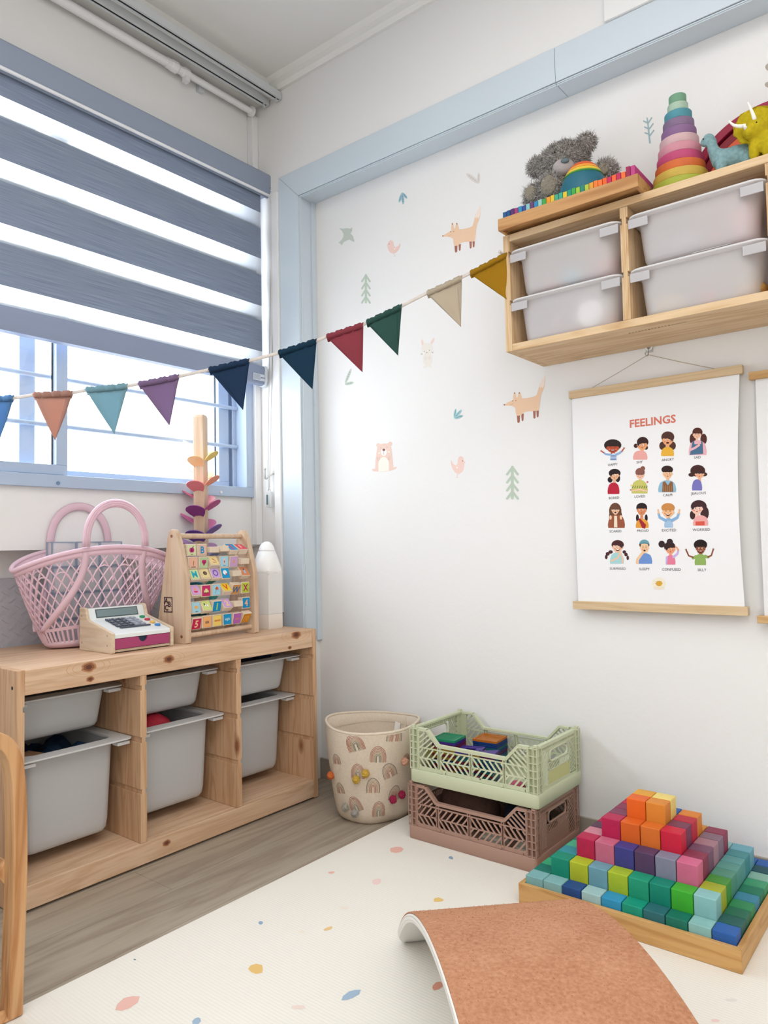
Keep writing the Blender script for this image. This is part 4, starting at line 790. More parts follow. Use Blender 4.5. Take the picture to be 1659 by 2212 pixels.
# ================================================================== POSTERS
def poster_surface(x, z): 
    v = (z-.63)/(1.19-.63); u = (x-1.288)/.415
    return -.013-.007*(1-v)-.006*math.sin(PI*min(1, max(0, v)))*math.cos((u-.5)*2.0)-.010*max(0, u-.82)*4*math.sin(PI*min(1, max(0, v)))
ps = thing('feelings_poster', 'white poster of sixteen illustrated feelings hanging between two pale wooden rods', 'poster', (1.495, -.012, .61))
paper = mat('poster_paper', '#f0f0f2', .35, .4)
b = MB(); NU, NV = 24, 30
def sheet_pt(i, j, d):
    v = j/NV; z = lerp(.625, 1.180, v); u = i/NU; x0_, x1_ = lerp(1.290, 1.287, v), lerp(1.694, 1.702, v)-.007*math.sin(PI*v); x = lerp(x0_, x1_, u); return (x, poster_surface(x, z)+d, z)
for d in (0, .0006):
    b.loft([[sheet_pt(i, j, d) for i in range(NU+1)] for j in range(NV+1)], close=False, caps=False)
b.build('sheet', paper, ps, smooth='all')
rodm = wood('rod_pine', '#e2c8a2', '#d2b184', 'x', 9, contrast=.6)
MB().box(1.281, 1.709, -.020, -.004, 1.171, 1.192).build('top_rod', rodm, ps, bev=.0012)
MB().box(1.279, 1.702, -.031, -.012, .613, .634).build('bottom_rod', rodm, ps, bev=.0012)
hkp = at(1400, 771, Y=-.012)
b = MB()
for x in (1.335, 1.655): b.tube([(x, -.012, 1.190), (lerp(x, hkp.x, .5), -.012, lerp(1.19, 1.2545, .5)-.001), (hkp.x, -.012, 1.2545)], .0009, 6)
b.build('cord', mat('twine', '#b8aa98', .8), ps)
def on_poster(x, y, l): p = at(x, y, Y=-.024); return (p.x, poster_surface(p.x, p.z)-.00025-.00003*l, p.z)
def cA(x, y): return (1240+.1929*x, 900+.1929*y)
def c4(x, y): return (1220+.2646*x, 1000+.2646*y)
def c3(x, y): return (1220+.2646*x, 740+.2646*y)
def figure(cv, k, name, head, skin, hair, torso, top, back=(), front=(), arms=(), extra=(), mouth='line', fringe=None, eyes=True):
    A = Art(lambda x, y, l: on_poster(*cv(x, y), l)); hx, hy, rx, ry = head
    for q in back: A.ell(*q, hair, n=40, wob=.025)
    x0, x1, y0, y1 = torso; w_ = x1-x0; h_ = y1-y0
    A.poly([(hx-rx*.3, hy+ry*.6), (hx+rx*.3, hy+ry*.6), (hx+rx*.35, y0+h_*.15), (hx-rx*.35, y0+h_*.15)], skin)
    A.poly([(x0+w_*.02, y1), (x0, y1-h_*.25), (x0+w_*.04, y0+h_*.45), (x0+w_*.12, y0+h_*.2), (x0+w_*.28, y0+h_*.05), (x0+w_*.42, y0), (x0+w_*.58, y0), (x0+w_*.72, y0+h_*.05), (x0+w_*.88, y0+h_*.2), (x0+w_*.96, y0+h_*.45), (x1, y1-h_*.25), (x1-w_*.02, y1)], top)
    for e in extra: getattr(A, e[0])(*e[1:])
    for pts, wd, c_, hand in arms:
        A.stroke(pts, wd, c_, .8)
        if hand:
            p = pts[-1]; q = Vector((pts[-1][0]-pts[-2][0], pts[-1][1]-pts[-2][1])).normalized()
            for a in (-.9, -.3, .3, .9):
                d = Vector((q.x*math.cos(a)-q.y*math.sin(a), q.x*math.sin(a)+q.y*math.cos(a))); A.stroke([p, (p[0]+d.x*15*k, p[1]+d.y*15*k)], 5*k, skin, .7)
    for s in (-1, 1): A.ell(hx+s*rx*.97, hy+ry*.12, rx*.17, ry*.2, skin, n=10)
    A.ell(hx, hy, rx, ry, skin)
    if fringe: 
        A.ell(hx, hy-ry*.25, rx*1.06, ry*.86, hair, a0=PI*1.0, a1=PI*2.0)
        if fringe == 'full': A.poly([(hx-rx*1.04, hy-ry*.3), (hx+rx*1.04, hy-ry*.3), (hx+rx*.9, hy-ry*.02), (hx-rx*.9, hy-ry*.02)], hair)
        if fringe == 'left': A.poly([(hx-rx*1.05, hy-ry*.3), (hx+rx*.3, hy-ry*.4), (hx-rx*.2, hy-ry*.15), (hx-rx*.95, hy+ry*.3)], hair)
        if fringe == 'right': A.poly([(hx+rx*1.05, hy-ry*.3), (hx-rx*.3, hy-ry*.4), (hx+rx*.2, hy-ry*.15), (hx+rx*.95, hy+ry*.3)], hair)
    for q in front: A.ell(*q, hair, n=30, wob=.03)
    dk = '#3a2622'
    for s in (-1, 1):
        if eyes == 'shut': A.stroke([(hx+s*rx*.55, hy+ry*.05), (hx+s*rx*.38, hy-ry*.06), (hx+s*rx*.2, hy+ry*.05)], 3*k, dk)
        else: A.ell(hx+s*rx*.38, hy+ry*.02, rx*.16, ry*.14, '#fbf6f0', n=10); A.ell(hx+s*rx*.38+rx*.04, hy+ry*.03, rx*.09, ry*.1, dk, n=8)
        A.stroke([(hx+s*rx*.55, hy-ry*.22), (hx+s*rx*.22, hy-ry*.26)], 3*k, dk)
        A.ell(hx+s*rx*.55, hy+ry*.32, rx*.16, ry*.1, '#e2806a', n=10)
    A.stroke([(hx, hy+ry*.08), (hx+rx*.08, hy+ry*.27), (hx-rx*.02, hy+ry*.29)], 2*k, '#a8603f')
    if mouth == 'open': A.ell(hx, hy+ry*.45, rx*.42, ry*.3, '#5a1c1c', a0=0, a1=PI); A.poly([(hx-rx*.3, hy+ry*.45), (hx+rx*.3, hy+ry*.45), (hx+rx*.25, hy+ry*.54), (hx-rx*.25, hy+ry*.54)], '#ffffff')
    elif mouth == 'gape': A.ell(hx, hy+ry*.55, rx*.3, ry*.16, '#4a1a1a', n=12)
    else: A.ell(hx, hy+ry*.56, rx*.2, ry*.07, '#b04a42', n=10)
    A.build('illustration', ps, label='printed figure, %s' % name)
st_ = [('poly', [(400, 430+q), (468, 430+q), (468, 437+q), (400, 437+q)], '#3f66a8') for q in (0, 15, 30, 45)]
figure(cA, 1, 'laughing child with raised arms in a striped shirt', (428, 345, 66, 58), '#b8553a', '#352a28', (398, 470, 408, 490), '#c9d8ea', back=[(425, 318, 96, 66)], arms=[([(405, 425), (350, 420), (325, 402)], 24, '#8fb0d8', 0), ([(325, 402), (300, 385)], 15, '#b8553a', 1), ([(462, 425), (505, 405), (530, 385)], 24, '#8fb0d8', 0), ([(530, 385), (550, 356)], 15, '#b8553a', 1)], extra=st_, mouth='open', eyes='shut', fringe='top')
figure(cA, 1, 'child with low hair buns in a pink top', (757, 312, 54, 64), '#e8a878', '#3f2a28', (655, 818, 378, 480), '#e8a8a2', back=[(762, 283, 64, 58), (686, 325, 24, 24), (800, 345, 22, 24)], fringe='left')
figure(cA, 1, 'frowning child with brown hair in a yellow top', (1043, 258, 58, 62), '#eaaa7c', '#553830', (970, 1115, 338, 440), '#e6b040', back=[(1043, 226, 72, 62), (985, 325, 36, 46), (1098, 325, 36, 46)], fringe='right', mouth='gape')
figure(cA, 1, 'sad child with long wavy hair and blue overalls', (1370, 198, 42, 48), '#eec2a8', '#56322c', (1278, 1480, 262, 430), '#e6b2bc', back=[(1375, 172, 56, 52), (1322, 248, 34, 62), (1445, 250, 36, 60)], extra=[('poly', [(1322, 272), (1340, 270), (1342, 308), (1418, 305), (1420, 268), (1432, 268), (1442, 415), (1292, 428)], '#4c708e'), ('stroke', [(1296, 372), (1345, 350), (1392, 318)], 26, '#e6b2bc'), ('ell', 1394, 316, 13, 9, '#eec2a8')], fringe='top', eyes='shut')
figure(cA, 1, 'bored child with dark wavy hair in a red jacket', (448, 655, 48, 56), '#e4b490', '#2d2528', (372, 506, 738, 866), '#b82a3e', back=[(450, 632, 66, 48), (400, 706, 28, 32), (486, 690, 26, 42)], fringe='left')
leaf = [('stroke', [(650+26*q, 800), (662+26*q, 775)], 6, '#4a5a3a') for q in range(7)]+[('ell', 820, 732, 11, 10, '#d0607a'), ('ell', 640, 770, 12, 11, '#e6d6a0'), ('ell', 632, 820, 10, 9, '#c87a7a'), ('stroke', [(655, 830), (735, 815), (810, 832)], 18, '#eec2a8')]
figure(cA, 1, 'smiling child hugging themself among flowers in a green top', (738, 652, 42, 48), '#f0c4aa', '#8a5a50', (640, 824, 708, 860), '#c8c46c', back=[(736, 622, 52, 48), (766, 580, 26, 26)], extra=leaf, fringe='full', eyes='shut')
figure(cA, 1, 'calm boy in a brown vest over a blue shirt', (1045, 635, 50, 58), '#eabb92', '#382826', (940, 1142, 712, 846), '#90bad2', back=[(1040, 592, 64, 44)], extra=[('poly', [(990, 735), (1015, 722), (1048, 770), (1080, 722), (1104, 735), (1110, 843), (985, 843)], '#8a5f40')]+[('stroke', [(1002+22*q, 775), (1002+22*q, 840)], 4, '#b88f66') for q in range(5)], fringe='top')
figure(cA, 1, 'child with bobbed hair looking sideways in a violet top', (1402, 640, 48, 50), '#eab08c', '#472d2c', (1318, 1432, 702, 826), '#7876bc', back=[(1382, 606, 82, 66), (1312, 650, 34, 22), (1456, 645, 32, 22)], fringe='full')
figure(c4, .75, 'scared child with long brown hair in an open jacket', (412, 383, 29, 37), '#ecc4a4', '#6c4838', (350, 490, 422, 530), '#9a5840', back=[(410, 392, 50, 66), (385, 440, 26, 60), (438, 440, 28, 60)], extra=[('poly', [(402, 432), (425, 432), (428, 525), (400, 525)], '#ecdcc4'), ('ell', 372, 445, 10, 18, '#ecc4a4'), ('ell', 457, 445, 10, 18, '#ecc4a4')], fringe='full', mouth='gape')
figure(c4, .75, 'proud child with two plaits in an orange dress and red sash', (627, 383, 35, 46), '#d88c60', '#30262a', (578, 684, 458, 530), '#e09c40', back=[(627, 364, 44, 38), (592, 450, 12, 30), (664, 450, 12, 30)], extra=[('poly', [(598, 455), (612, 452), (663, 505), (655, 538), (630, 530)], '#a02c36')], fringe='top')
figure(c4, .75, 'excited boy with raised arms in a blue checked shirt', (843, 398, 44, 46), '#f0bc8c', '#cc8c50', (812, 882, 450, 527), '#88b0d8', back=[(842, 366, 54, 38)], arms=[([(822, 470), (775, 445), (765, 412)], 24, '#88b0d8', 0), ([(765, 412), (762, 388)], 13, '#f0bc8c', 1), ([(874, 470), (918, 445), (930, 412)], 24, '#88b0d8', 0), ([(930, 412), (934, 388)], 13, '#f0bc8c', 1)], extra=[('stroke', [(826+q*16, 468), (826+q*16, 525)], 3, '#d6e6f4') for q in range(4)]+[('stroke', [(816, 482+q*16), (878, 482+q*16)], 3, '#d6e6f4') for q in range(3)], fringe='top', mouth='open', eyes='shut')
figure(c4, .75, 'worried child with long dark hair in a pink robe', (1078, 370, 44, 50), '#f0c4b4', '#462e30', (1045, 1170, 428, 512), '#eaa8a6', back=[(1092, 356, 64, 52), (1042, 425, 22, 36), (1140, 410, 34, 56)], extra=[('poly', [(1066, 478), (1140, 476), (1140, 510), (1066, 510)], '#d85c4c')], fringe='left')
figure(c4, .75, 'surprised child with two plaits in a pale blue shirt', (430, 685, 40, 46), '#eec2a4', '#4c2c30', (366, 480, 733, 823), '#a8d4d6', back=[(430, 668, 50, 38), (372, 727, 18, 14), (348, 742, 16, 15), (336, 768, 11, 18), (484, 727, 14, 14), (498, 748, 14, 14), (512, 775, 10, 18)], arms=[([(380, 800), (430, 775), (452, 735)], 15, '#eec2a4', 0), ([(470, 815), (468, 775), (455, 735)], 13, '#eec2a4', 0)], fringe='right', mouth='open')
figure(c4, .75, 'sleepy boy in a cap and blue shirt yawning', (650, 690, 33, 46), '#f0c8a0', '#6a4a3a', (600, 712, 738, 824), '#7094d2', back=[(648, 668, 42, 28)], arms=[([(590, 815), (592, 790), (632, 735)], 26, '#f0c8a0', 0)], extra=[], mouth='gape', eyes='shut')
A = Art(lambda x, y, l: on_poster(*c4(x, y), l+12)); A.ell(648, 660, 40, 34, '#6fa2b0', a0=PI, a1=2*PI); A.stroke([(612, 660), (648, 652), (684, 662)], 7, '#4f8494'); A.build('illustration', ps, label='printed blue cap of the sleepy boy')
figure(c4, .75, 'confused child with two hair puffs scratching the head', (861, 702, 37, 42), '#e8a27c', '#3a2a2c', (822, 902, 752, 830), '#e6809c', back=[(855, 684, 46, 40), (790, 663, 26, 28), (856, 644, 25, 25)], arms=[([(885, 768), (918, 742), (926, 712)], 20, '#c8b0e2', 0), ([(926, 712), (912, 690), (886, 676)], 14, '#e8a27c', 0), ([(832, 768), (828, 822)], 16, '#c8b0e2', 0)], fringe='left')
figure(c4, .75, 'shrugging child with short curly hair in a green shirt', (1108, 696, 35, 48), '#8a5038', '#2a2222', (1058, 1152, 742, 834), '#90b060', back=[(1106, 668, 54, 42)], arms=[([(1070, 765), (1045, 778)], 26, '#90b060', 0), ([(1045, 770), (1010, 758), (990, 712)], 14, '#8a5038', 1), ([(1145, 762), (1168, 770)], 26, '#90b060', 0), ([(1168, 768), (1195, 755), (1210, 708)], 14, '#8a5038', 1)], mouth='open', fringe='top')
def ptext(cv, x, y, s, size, col, slope=0, bold=0, name='caption'):
    q = cv(x, y); p = at(q[0], q[1], Y=-.024); V, F = txt(s, size, bold); b = MB(); b.col = col
    pts = []
    for u, v in V: X_ = p.x+u; Z_ = p.z+v; pts.append((X_, poster_surface(X_, Z_)-.0004, Z_))
    b.add(pts, F); b.build(name, PRINT, ps, label='printed word '+s)
ptext(c3, 708, 640, 'FEELINGS', .0275, '#d87a68', bold=.0007, name='title')
for cv, row in ((c3, ((389, 995, 'HAPPY'), (608, 975, 'SHY'), (838, 955, 'ANGRY'), (1079, 936, 'SAD'))), (c4, ((400, 285, 'BORED'), (611, 273, 'LOVED'), (838, 262, 'CALM'), (1089, 250, 'JEALOUS'), (412, 558, 'SCARED'), (637, 553, 'PROUD'), (850, 549, 'EXCITED'), (1113, 545, 'WORRIED'), (429, 863, 'SURPRISED'), (648, 866, 'SLEEPY'), (868, 870, 'CONFUSED'), (1118, 873, 'SILLY')))):
    for x, y, s in row: ptext(cv, x, y, s, .0087, '#2c2c2e')
A = Art(lambda x, y, l: on_poster(*c4(x, y), l)); A.ell(765, 985, 56, 50, '#f2ead8', n=28); A.ell(768, 985, 26, 22, '#eeb840')
for q in range(3): A.stroke([(722, 1018+q*8), (745, 1013+q*8), (768, 1020+q*8), (792, 1014+q*8), (812, 1020+q*8)], 1.6, '#e2cfae', cap=False)
lg = A.build('round_emblem', ps, label='small round sun emblem')
for i, s in enumerate(('RAISING', 'RESILIENT', 'MINDS')): ptext(c4, 765, 971+i*14, s, .0040, '#a5804a', name='emblem_word')
# neighbouring poster at the right edge of the picture
p2 = thing('second_poster', 'pale poster on wooden rods cut off by the right edge, beside the feelings poster', 'poster', (1.94, -.012, .6))
p_ = at(1618, 812, Y=-.02); q_ = at(1636, 1352, Y=-.03)
MB().box(1.722, 2.15, -.022, -.004, 1.153, 1.171).build('top_rod', wood('rod2', '#dcb684', '#c99c63', 'x', 9), p2, bev=.0012)
MB().box(1.720, 2.15, -.03, -.012, .598, .615).build('bottom_rod', wood('rod2b', '#dcb684', '#c99c63', 'x', 9), p2, bev=.0012)
b = MB(); 
for d in (0, .0006): b.loft([[(lerp(1.734, 2.14, i/10), -.012-.006*math.sin(PI*j/16)-.008*(1-j/16)+d, lerp(.61, 1.16, j/16)) for i in range(11)] for j in range(17)], close=False, caps=False)
b.build('sheet', mat('paper2', '#e9e9ea', .4), p2, smooth='all')
# adhesive hook
ah = thing('adhesive_hook', 'clear adhesive wall hook under the wall unit holding the poster cord', 'hook', (hkp.x, -.0005, 1.27))
b = MB(); b.tube([(hkp.x-.008, -.003, 1.294), (hkp.x-.008, -.003, 1.279), (hkp.x-.005, -.004, 1.270), (hkp.x, -.005, 1.267), (hkp.x+.005, -.004, 1.270), (hkp.x+.008, -.003, 1.279), (hkp.x+.008, -.003, 1.294)], .0026, 8); b.build('clip', M['white'], ah, smooth='all')
b = MB(); b.box(hkp.x-.0095, hkp.x+.0095, -.0012, -.0004, 1.262, 1.2735); b.build('pad', clear, ah)
b = MB(); b.tube([(hkp.x, -.006, 1.270), (hkp.x, -.008, 1.258), (hkp.x-.001, -.011, 1.2525), (hkp.x-.003, -.0145, 1.2515), (hkp.x-.005, -.017, 1.255), (hkp.x-.005, -.018, 1.260)], .0012, 8); b.build('wire', M['steel'], ah, smooth='all')
# ================================================================== BUNTING
bu = thing('bunting', 'string of ten cotton pennants hung across the corner from wall unit to window', 'bunting', (.70, -.62, 1.07))
SA = Vector((1.188, -.225)); SB = Vector((.17, -1.05)); sdir = (SB-SA).normalized(); snn = Vector((-sdir.y, sdir.x))
def on_str(x, y, off=0):
    o, d = px_ray(x, y); t = ((SA-o.xy).dot(snn)+off)/d.xy.dot(snn); return o+d*t
path = [(-60, 866), (0, 861), (30, 860), (72, 853), (155, 849), (185, 843), (276, 834), (300, 829), (387, 813), (450, 799), (540, 779), (600, 763), (684, 736), (705, 727), (785, 701), (792, 697), (868, 661), (922, 633), (998, 599), (1015, 590), (1095, 549)]
rib = mat('ribbon', '#d8cfc8', .8, noise=.08, nscale=90)
b = MB(); b.tube([on_str(*p) for p in path]+[Vector((1.1975, -.222, 1.530))], .0042, 8, flat=.0016, up=(snn.x, snn.y, 0)); b.build('ribbon', rib, bu, smooth='all')
pens = [((-52, 866), (30, 858), (0, 946), '#5f8fc0', 'denim blue'), ((72, 853), (157, 849), (119, 951), '#c89c8c', 'apricot'), ((185, 842), (276, 833), (247, 938), '#8ab4c2', 'sea blue'), ((299, 830), (387, 813), (366, 920), '#92779e', 'mauve'), ((451, 799), (539, 779), (525, 886), '#1d3a5c', 'navy'), ((601, 763), (684, 736), (675, 841), '#103c56', 'petrol blue'), ((705, 728), (785, 701), (783, 804), '#a04552', 'brick red'), ((791, 697), (868, 661), (860, 768), '#355f57', 'bottle green'), ((922, 634), (998, 599), (996, 706), '#d2c5b0', 'cream'), ((1015, 591), (1095, 549), (1100, 650), '#b88a10', 'mustard')]  # first four cloth colours lightened to carry window haze and backlight
for k, (a, c_, t_, colr, nm) in enumerate(pens):
    A_, B_, T_ = on_str(*a), on_str(*c_), on_str(*t_); mt = plastic('pennant%d' % k, colr, trans=.38 if k != 1 else .5, rough=.9)
    b = MB(); n = 10; nrm = Vector((snn.x, snn.y, 0)); up_ = Vector((0, 0, .0065))
    cen = (A_+B_+T_)/3
    def pt(s, t, w, inset=0):
        p = A_.lerp(B_, s).lerp(T_, t); return p+nrm*(w+.004*math.sin(t*PI)*math.sin(s*PI*1.3+k)+.0012*math.sin(s*38)*(1-t)**6)
    for w in (-.0002,): b.loft([[pt(i/n, j/n, w) for i in range(n+1)] for j in range(n+1)], close=False, caps=False)
    pn = b.build('pennant', mt, bu, smooth='all', label='%s pennant' % nm); pn.modifiers.new('s', 'SOLIDIFY').thickness = .0006
    # folded hems: sleeve at the top, two doubled edges
    b = MB(); N2 = 22; wv = [.0012*math.sin(i*2.3)+.001*math.sin(i*1.1) for i in range(N2+1)]
    b.loft([[A_.lerp(B_, i/N2)+up_+nrm*(-.0005-wv[i]*.3)+Vector((0, 0, wv[i])) for i in range(N2+1)], [A_.lerp(B_, i/N2)+nrm*(-.0055-wv[i]) for i in range(N2+1)], [A_.lerp(B_, lerp(.03, .97, i/N2))-up_*1.9+(T_-cen)*.02+nrm*(-.0022-wv[i]) for i in range(N2+1)]], close=False, caps=False)
    b.loft([[A_.lerp(B_, i/N2)+up_+nrm*(.0005+wv[i]*.3)+Vector((0, 0, wv[i])) for i in range(N2+1)], [A_.lerp(B_, i/N2)+nrm*(.0055+wv[i]) for i in range(N2+1)], [A_.lerp(B_, lerp(.03, .97, i/N2))-up_*1.4+nrm*(.0022+wv[i]) for i in range(N2+1)]], close=False, caps=False)
    for P_, Q_ in ((A_, B_), (B_, A_)):
        inn = lambda t: P_.lerp(Q_, .13).lerp(T_, t*.87)
        b.loft([[P_.lerp(T_, j/8)-nrm*.0012 for j in range(9)], [P_.lerp(Q_, .15).lerp(T_, j/8*.86)-nrm*.0012+nrm*(-.004*math.sin(j/8*PI)*.3) for j in range(9)]], close=False, caps=False)
    o = b.build('hem', mt, pn, smooth='all'); o.modifiers.new('s', 'SOLIDIFY').thickness = .0005
    if k == 9:
        p = on_str(1101, 581); b = MB(); b.col = '#e9e4da'; u_ = Vector((sdir.x, sdir.y, 0))
        b.obox(p-nrm*.003, -u_*.006, (0, 0, .0125), nrm*.0004); b.col = '#55504a'
        for q in range(6): b.obox(p-nrm*.0036+Vector((0, 0, .008-.0032*q)), -u_*(.0012+.0006*(q % 2)), (0, 0, .0009), nrm*.0001)
        b.build('cloth_tag', PRINT, pn)
b = MB(); kp = Vector((1.1972, -.2235, 1.532))
b.ball(kp, .0042); b.build('knot', rib, bu, smooth='all')
# ================================================================== WALL STICKERS
def cE(x, y): return (680+.3496*x, 350+.3496*y)
def on_wall(x, y, l): p = at(x, y, Y=0); return (p.x, -.0003-.00003*l, p.z)
def sticker(name, lab, cat='wall sticker', cv=cE):
    A = Art(lambda x, y, l: on_wall(*cv(x, y), l)); A.meta = (name, lab, cat); return A
def done(A): return tag(A.b.build(A.meta[0], PRINT), A.meta[1], A.meta[2])
def fox(lab, f):
    A = sticker('fox_sticker', lab, cv=lambda x, y: cE(*f(x, y))); c_ = '#ecc9aa'
    for q in ((863, 512, 882, 560), (888, 507, 903, 550), (955, 485, 971, 536), (974, 482, 989, 529)): A.poly([(q[0], q[1]), (q[2], q[1]), (q[2]-2, q[3]-6), ((q[0]+q[2])/2, q[3]), (q[0]+3, q[3]-5)], '#a8705f')
    A.poly([(788, 457), (815, 441), (843, 424), (843, 405), (847, 380), (852, 374), (857, 385), (862, 412), (868, 408), (873, 378), (878, 373), (885, 385), (893, 416), (920, 414), (955, 406), (975, 396), (983, 370), (992, 330), (1010, 295), (1023, 268), (1026, 300), (1023, 330), (1012, 365), (1003, 385), (997, 420), (993, 460), (989, 490), (955, 492), (925, 494), (897, 502), (889, 516), (862, 520), (856, 495), (855, 475), (838, 464), (815, 461), (795, 462)], c_)
    A.poly([(988, 345), (1000, 312), (1023, 268), (1026, 300), (1023, 330), (1010, 352), (1004, 338), (998, 352), (993, 340)], '#f3e2d6')
    for x, y in ((850, 380), (878, 379)): A.poly([(x-4, y+6), (x, y-5), (x+5, y+6)], '#9c6a5c')
    A.ell(792, 457, 4, 4, '#8a5a52'); A.ell(840, 432, 3, 3, '#a5785f'); A.ell(858, 430, 3, 3, '#a5785f'); A.stroke([(826, 456), (836, 456), (842, 448)], 1.5, '#b8886c')
    for k in range(8): A.stroke([(905+k*9, 424-k*.6+(k % 2)*6), (909+k*9, 425-k*.6+(k % 2)*6)], 1.8, '#f6dcc8')
    return done(A)
fox('peach fox sticker, the upper one left of the wall unit', lambda x, y: (x, y))
fox('peach fox sticker, the lower one left of the feelings poster', lambda x, y: (1167+(x-788)*1.085, 1500+(y-457)*(.96 if y < 457 else 1.1)))
def bird(lab, f, c_='#efd0c6'):
    A = sticker('chick_sticker', lab, cv=lambda x, y: cE(*f(x, y)))
    A.poly([(444, 512), (452, 507), (455, 492), (468, 484), (482, 487), (488, 500), (490, 518), (500, 528), (515, 520), (530, 500), (529, 520), (518, 545), (503, 560), (485, 566), (468, 560), (457, 548), (451, 530), (450, 518)], c_)
    A.stroke([(490, 564), (494, 580), (500, 582)], 3, c_); A.stroke([(494, 578), (490, 584)], 2.5, c_); A.ell(460, 506, 2.2, 2.2, '#5a4038'); A.poly([(487, 537), (501, 531), (494, 541), (499, 545)], '#fbf3ee'); return done(A)
bird('pale pink chick sticker, the upper one below the bird', lambda x, y: (x, y))
bird('pale pink chick sticker, the lower one right of the bear sticker', lambda x, y: (931-(x-444)*1.05, 1855+(y-512)*1.35))
A = sticker('bird_sticker', 'sage green flying bird sticker near the pale blue frame'); A.poly([(149, 409), (175, 412), (200, 408), (218, 412), (232, 404), (230, 428), (222, 442), (238, 460), (246, 494), (232, 490), (215, 480), (195, 487), (180, 495), (165, 517), (160, 505), (147, 500), (165, 482), (176, 465), (178, 445), (168, 425)], '#c6cec4'); A.ell(224, 421, 1.8, 1.8, '#7a8478'); done(A)
def tree(lab, x, y, sx, sy, c_='#bccbbb'):
    A = sticker('fir_sticker', lab); A.stroke([(x, y+8*sy), (x, y+178*sy)], 13*sx, c_)
    for k in range(4):
        yy = y+(10+44*k)*sy; A.stroke([(x, yy), (x-24*sx, yy+38*sy)], 11*sx, c_); A.stroke([(x, yy), (x+25*sx, yy+38*sy)], 11*sx, c_)
    return done(A)
tree('sage green fir tree sticker, the upper one left of the bunting', 316, 690, 1, 1); tree('sage green fir tree sticker, the lower one left of the poster', 1221, 1876, 1.35, 1.13)
A = sticker('bear_sticker', 'pink sitting bear sticker on the white wall'); c_ = '#e9cdc0'
A.ell(393, 1750, 13, 13, c_); A.ell(466, 1741, 13, 13, c_); A.poly([(388, 1748), (420, 1740), (468, 1738), (476, 1790), (482, 1840), (486, 1888), (507, 1882), (505, 1893), (480, 1905), (440, 1912), (400, 1914), (360, 1910), (353, 1902), (360, 1895), (374, 1895), (375, 1850), (381, 1800)], c_)
A.ell(426, 1868, 33, 45, '#f2ebe0', a0=PI*.93, a1=PI*2.07); A.poly([(394, 1868), (459, 1866), (458, 1908), (394, 1914)], '#f2ebe0'); A.ell(427, 1792, 18, 24, '#f8f2ec'); A.ell(427, 1778, 9, 8, '#8a5f50'); A.stroke([(427, 1785), (427, 1808)], 2, '#8a5f50')
A.ell(398, 1798, 6, 5, '#f6e6dc'); A.ell(458, 1791, 6, 5, '#f6e6dc'); A.ell(409, 1766, 2, 2, '#a07868'); A.ell(446, 1762, 2, 2, '#a07868')
A.stroke([(388, 1822), (388, 1840), (394, 1845), (400, 1838), (400, 1824)], 2, '#cda592', cap=False); A.stroke([(453, 1818), (454, 1836), (460, 1840), (465, 1834), (464, 1818)], 2, '#cda592', cap=False); done(A)
A = sticker('rabbit_sticker', 'pale rabbit sticker under the bunting'); c_ = '#e9e4dc'
A.ell(666, 1118, 9, 26, c_, rot=-.15); A.ell(727, 1108, 9, 26, c_, rot=.5); A.ell(666, 1119, 5, 19, '#f0cfc8', rot=-.15); A.ell(727, 1109, 5, 19, '#f0cfc8', rot=.5)
A.ell(694, 1152, 35, 34, c_); A.ell(697, 1218, 28, 46, c_); A.ell(682, 1266, 11, 7, c_); A.ell(712, 1262, 11, 7, c_)
for x, y in ((677, 1170), (709, 1163)): A.ell(x, y, 2.4, 2.4, '#6a6058')
A.ell(693, 1178, 3.5, 2.5, '#7a5a52')
for s, x in ((-1, 668), (1, 722)):
    for q in (-6, 0, 6): A.stroke([(x, 1182+s*-4), (x+s*12, 1182+s*-6+q)], 1.4, '#a89c90', cap=False)
A.stroke([(680, 1205), (680, 1218), (686, 1222), (691, 1216), (690, 1203)], 1.5, '#c8bdb0', cap=False); A.stroke([(704, 1203), (705, 1215), (710, 1218), (714, 1212), (712, 1200)], 1.5, '#c8bdb0', cap=False); done(A)
def leaves(name, lab, petals, c_, vein):
    A = sticker(name, lab)
    for x0, y0, x1, y1, w_ in petals:
        dx, dy = x1-x0, y1-y0; L_ = math.hypot(dx, dy); A.ell((x0+x1)/2, (y0+y1)/2, L_/2, w_/2, c_, rot=math.atan2(dy, dx)); A.stroke([(x0+dx*.12, y0+dy*.12), (x0+dx*.8, y0+dy*.8)], 1.6, vein, cap=False)
        for k in range(1, 5):
            t = .15+.15*k; px, py = x0+dx*t, y0+dy*t; nx, ny = -dy/L_, dx/L_
            for s in (-1, 1): A.stroke([(px, py), (px+dx/L_*3+nx*s*w_*.25, py+dy/L_*3+ny*s*w_*.25)], 1.5, vein, cap=False)
    return done(A)
leaves('leaf_sticker', 'blue speckled three leaf sticker at the top of the wall', [(541, 190, 521, 250, 17), (541, 188, 547, 262, 17), (541, 190, 572, 226, 15)], '#a5c6d0', '#4f7f92')
leaves('leaf_sticker', 'pale grey two leaf sticker high on the wall left of the teddy', [(1014, 132, 938, 72, 28), (1012, 134, 1014, 66, 18)], '#dfd9d4', '#b8aea8')
leaves('leaf_sticker', 'grey green two leaf sticker beside the blue frame under the red pennant', [(188, 1370, 226, 1276, 19), (186, 1374, 242, 1362, 20)], '#c8d2c8', '#7f8f84')
leaves('leaf_sticker', 'blue speckled leaf sticker above the lower chick', [(862, 1582, 872, 1524, 15), (862, 1583, 908, 1530, 17), (864, 1585, 916, 1566, 17)], '#a5cdd2', '#4f8592')
A = sticker('twig_sticker', 'blue grey twig sticker between teddy and ring tower', cv=lambda x, y: (1060+.361*x, 180+.361*y)); c_ = '#9fb9bf'
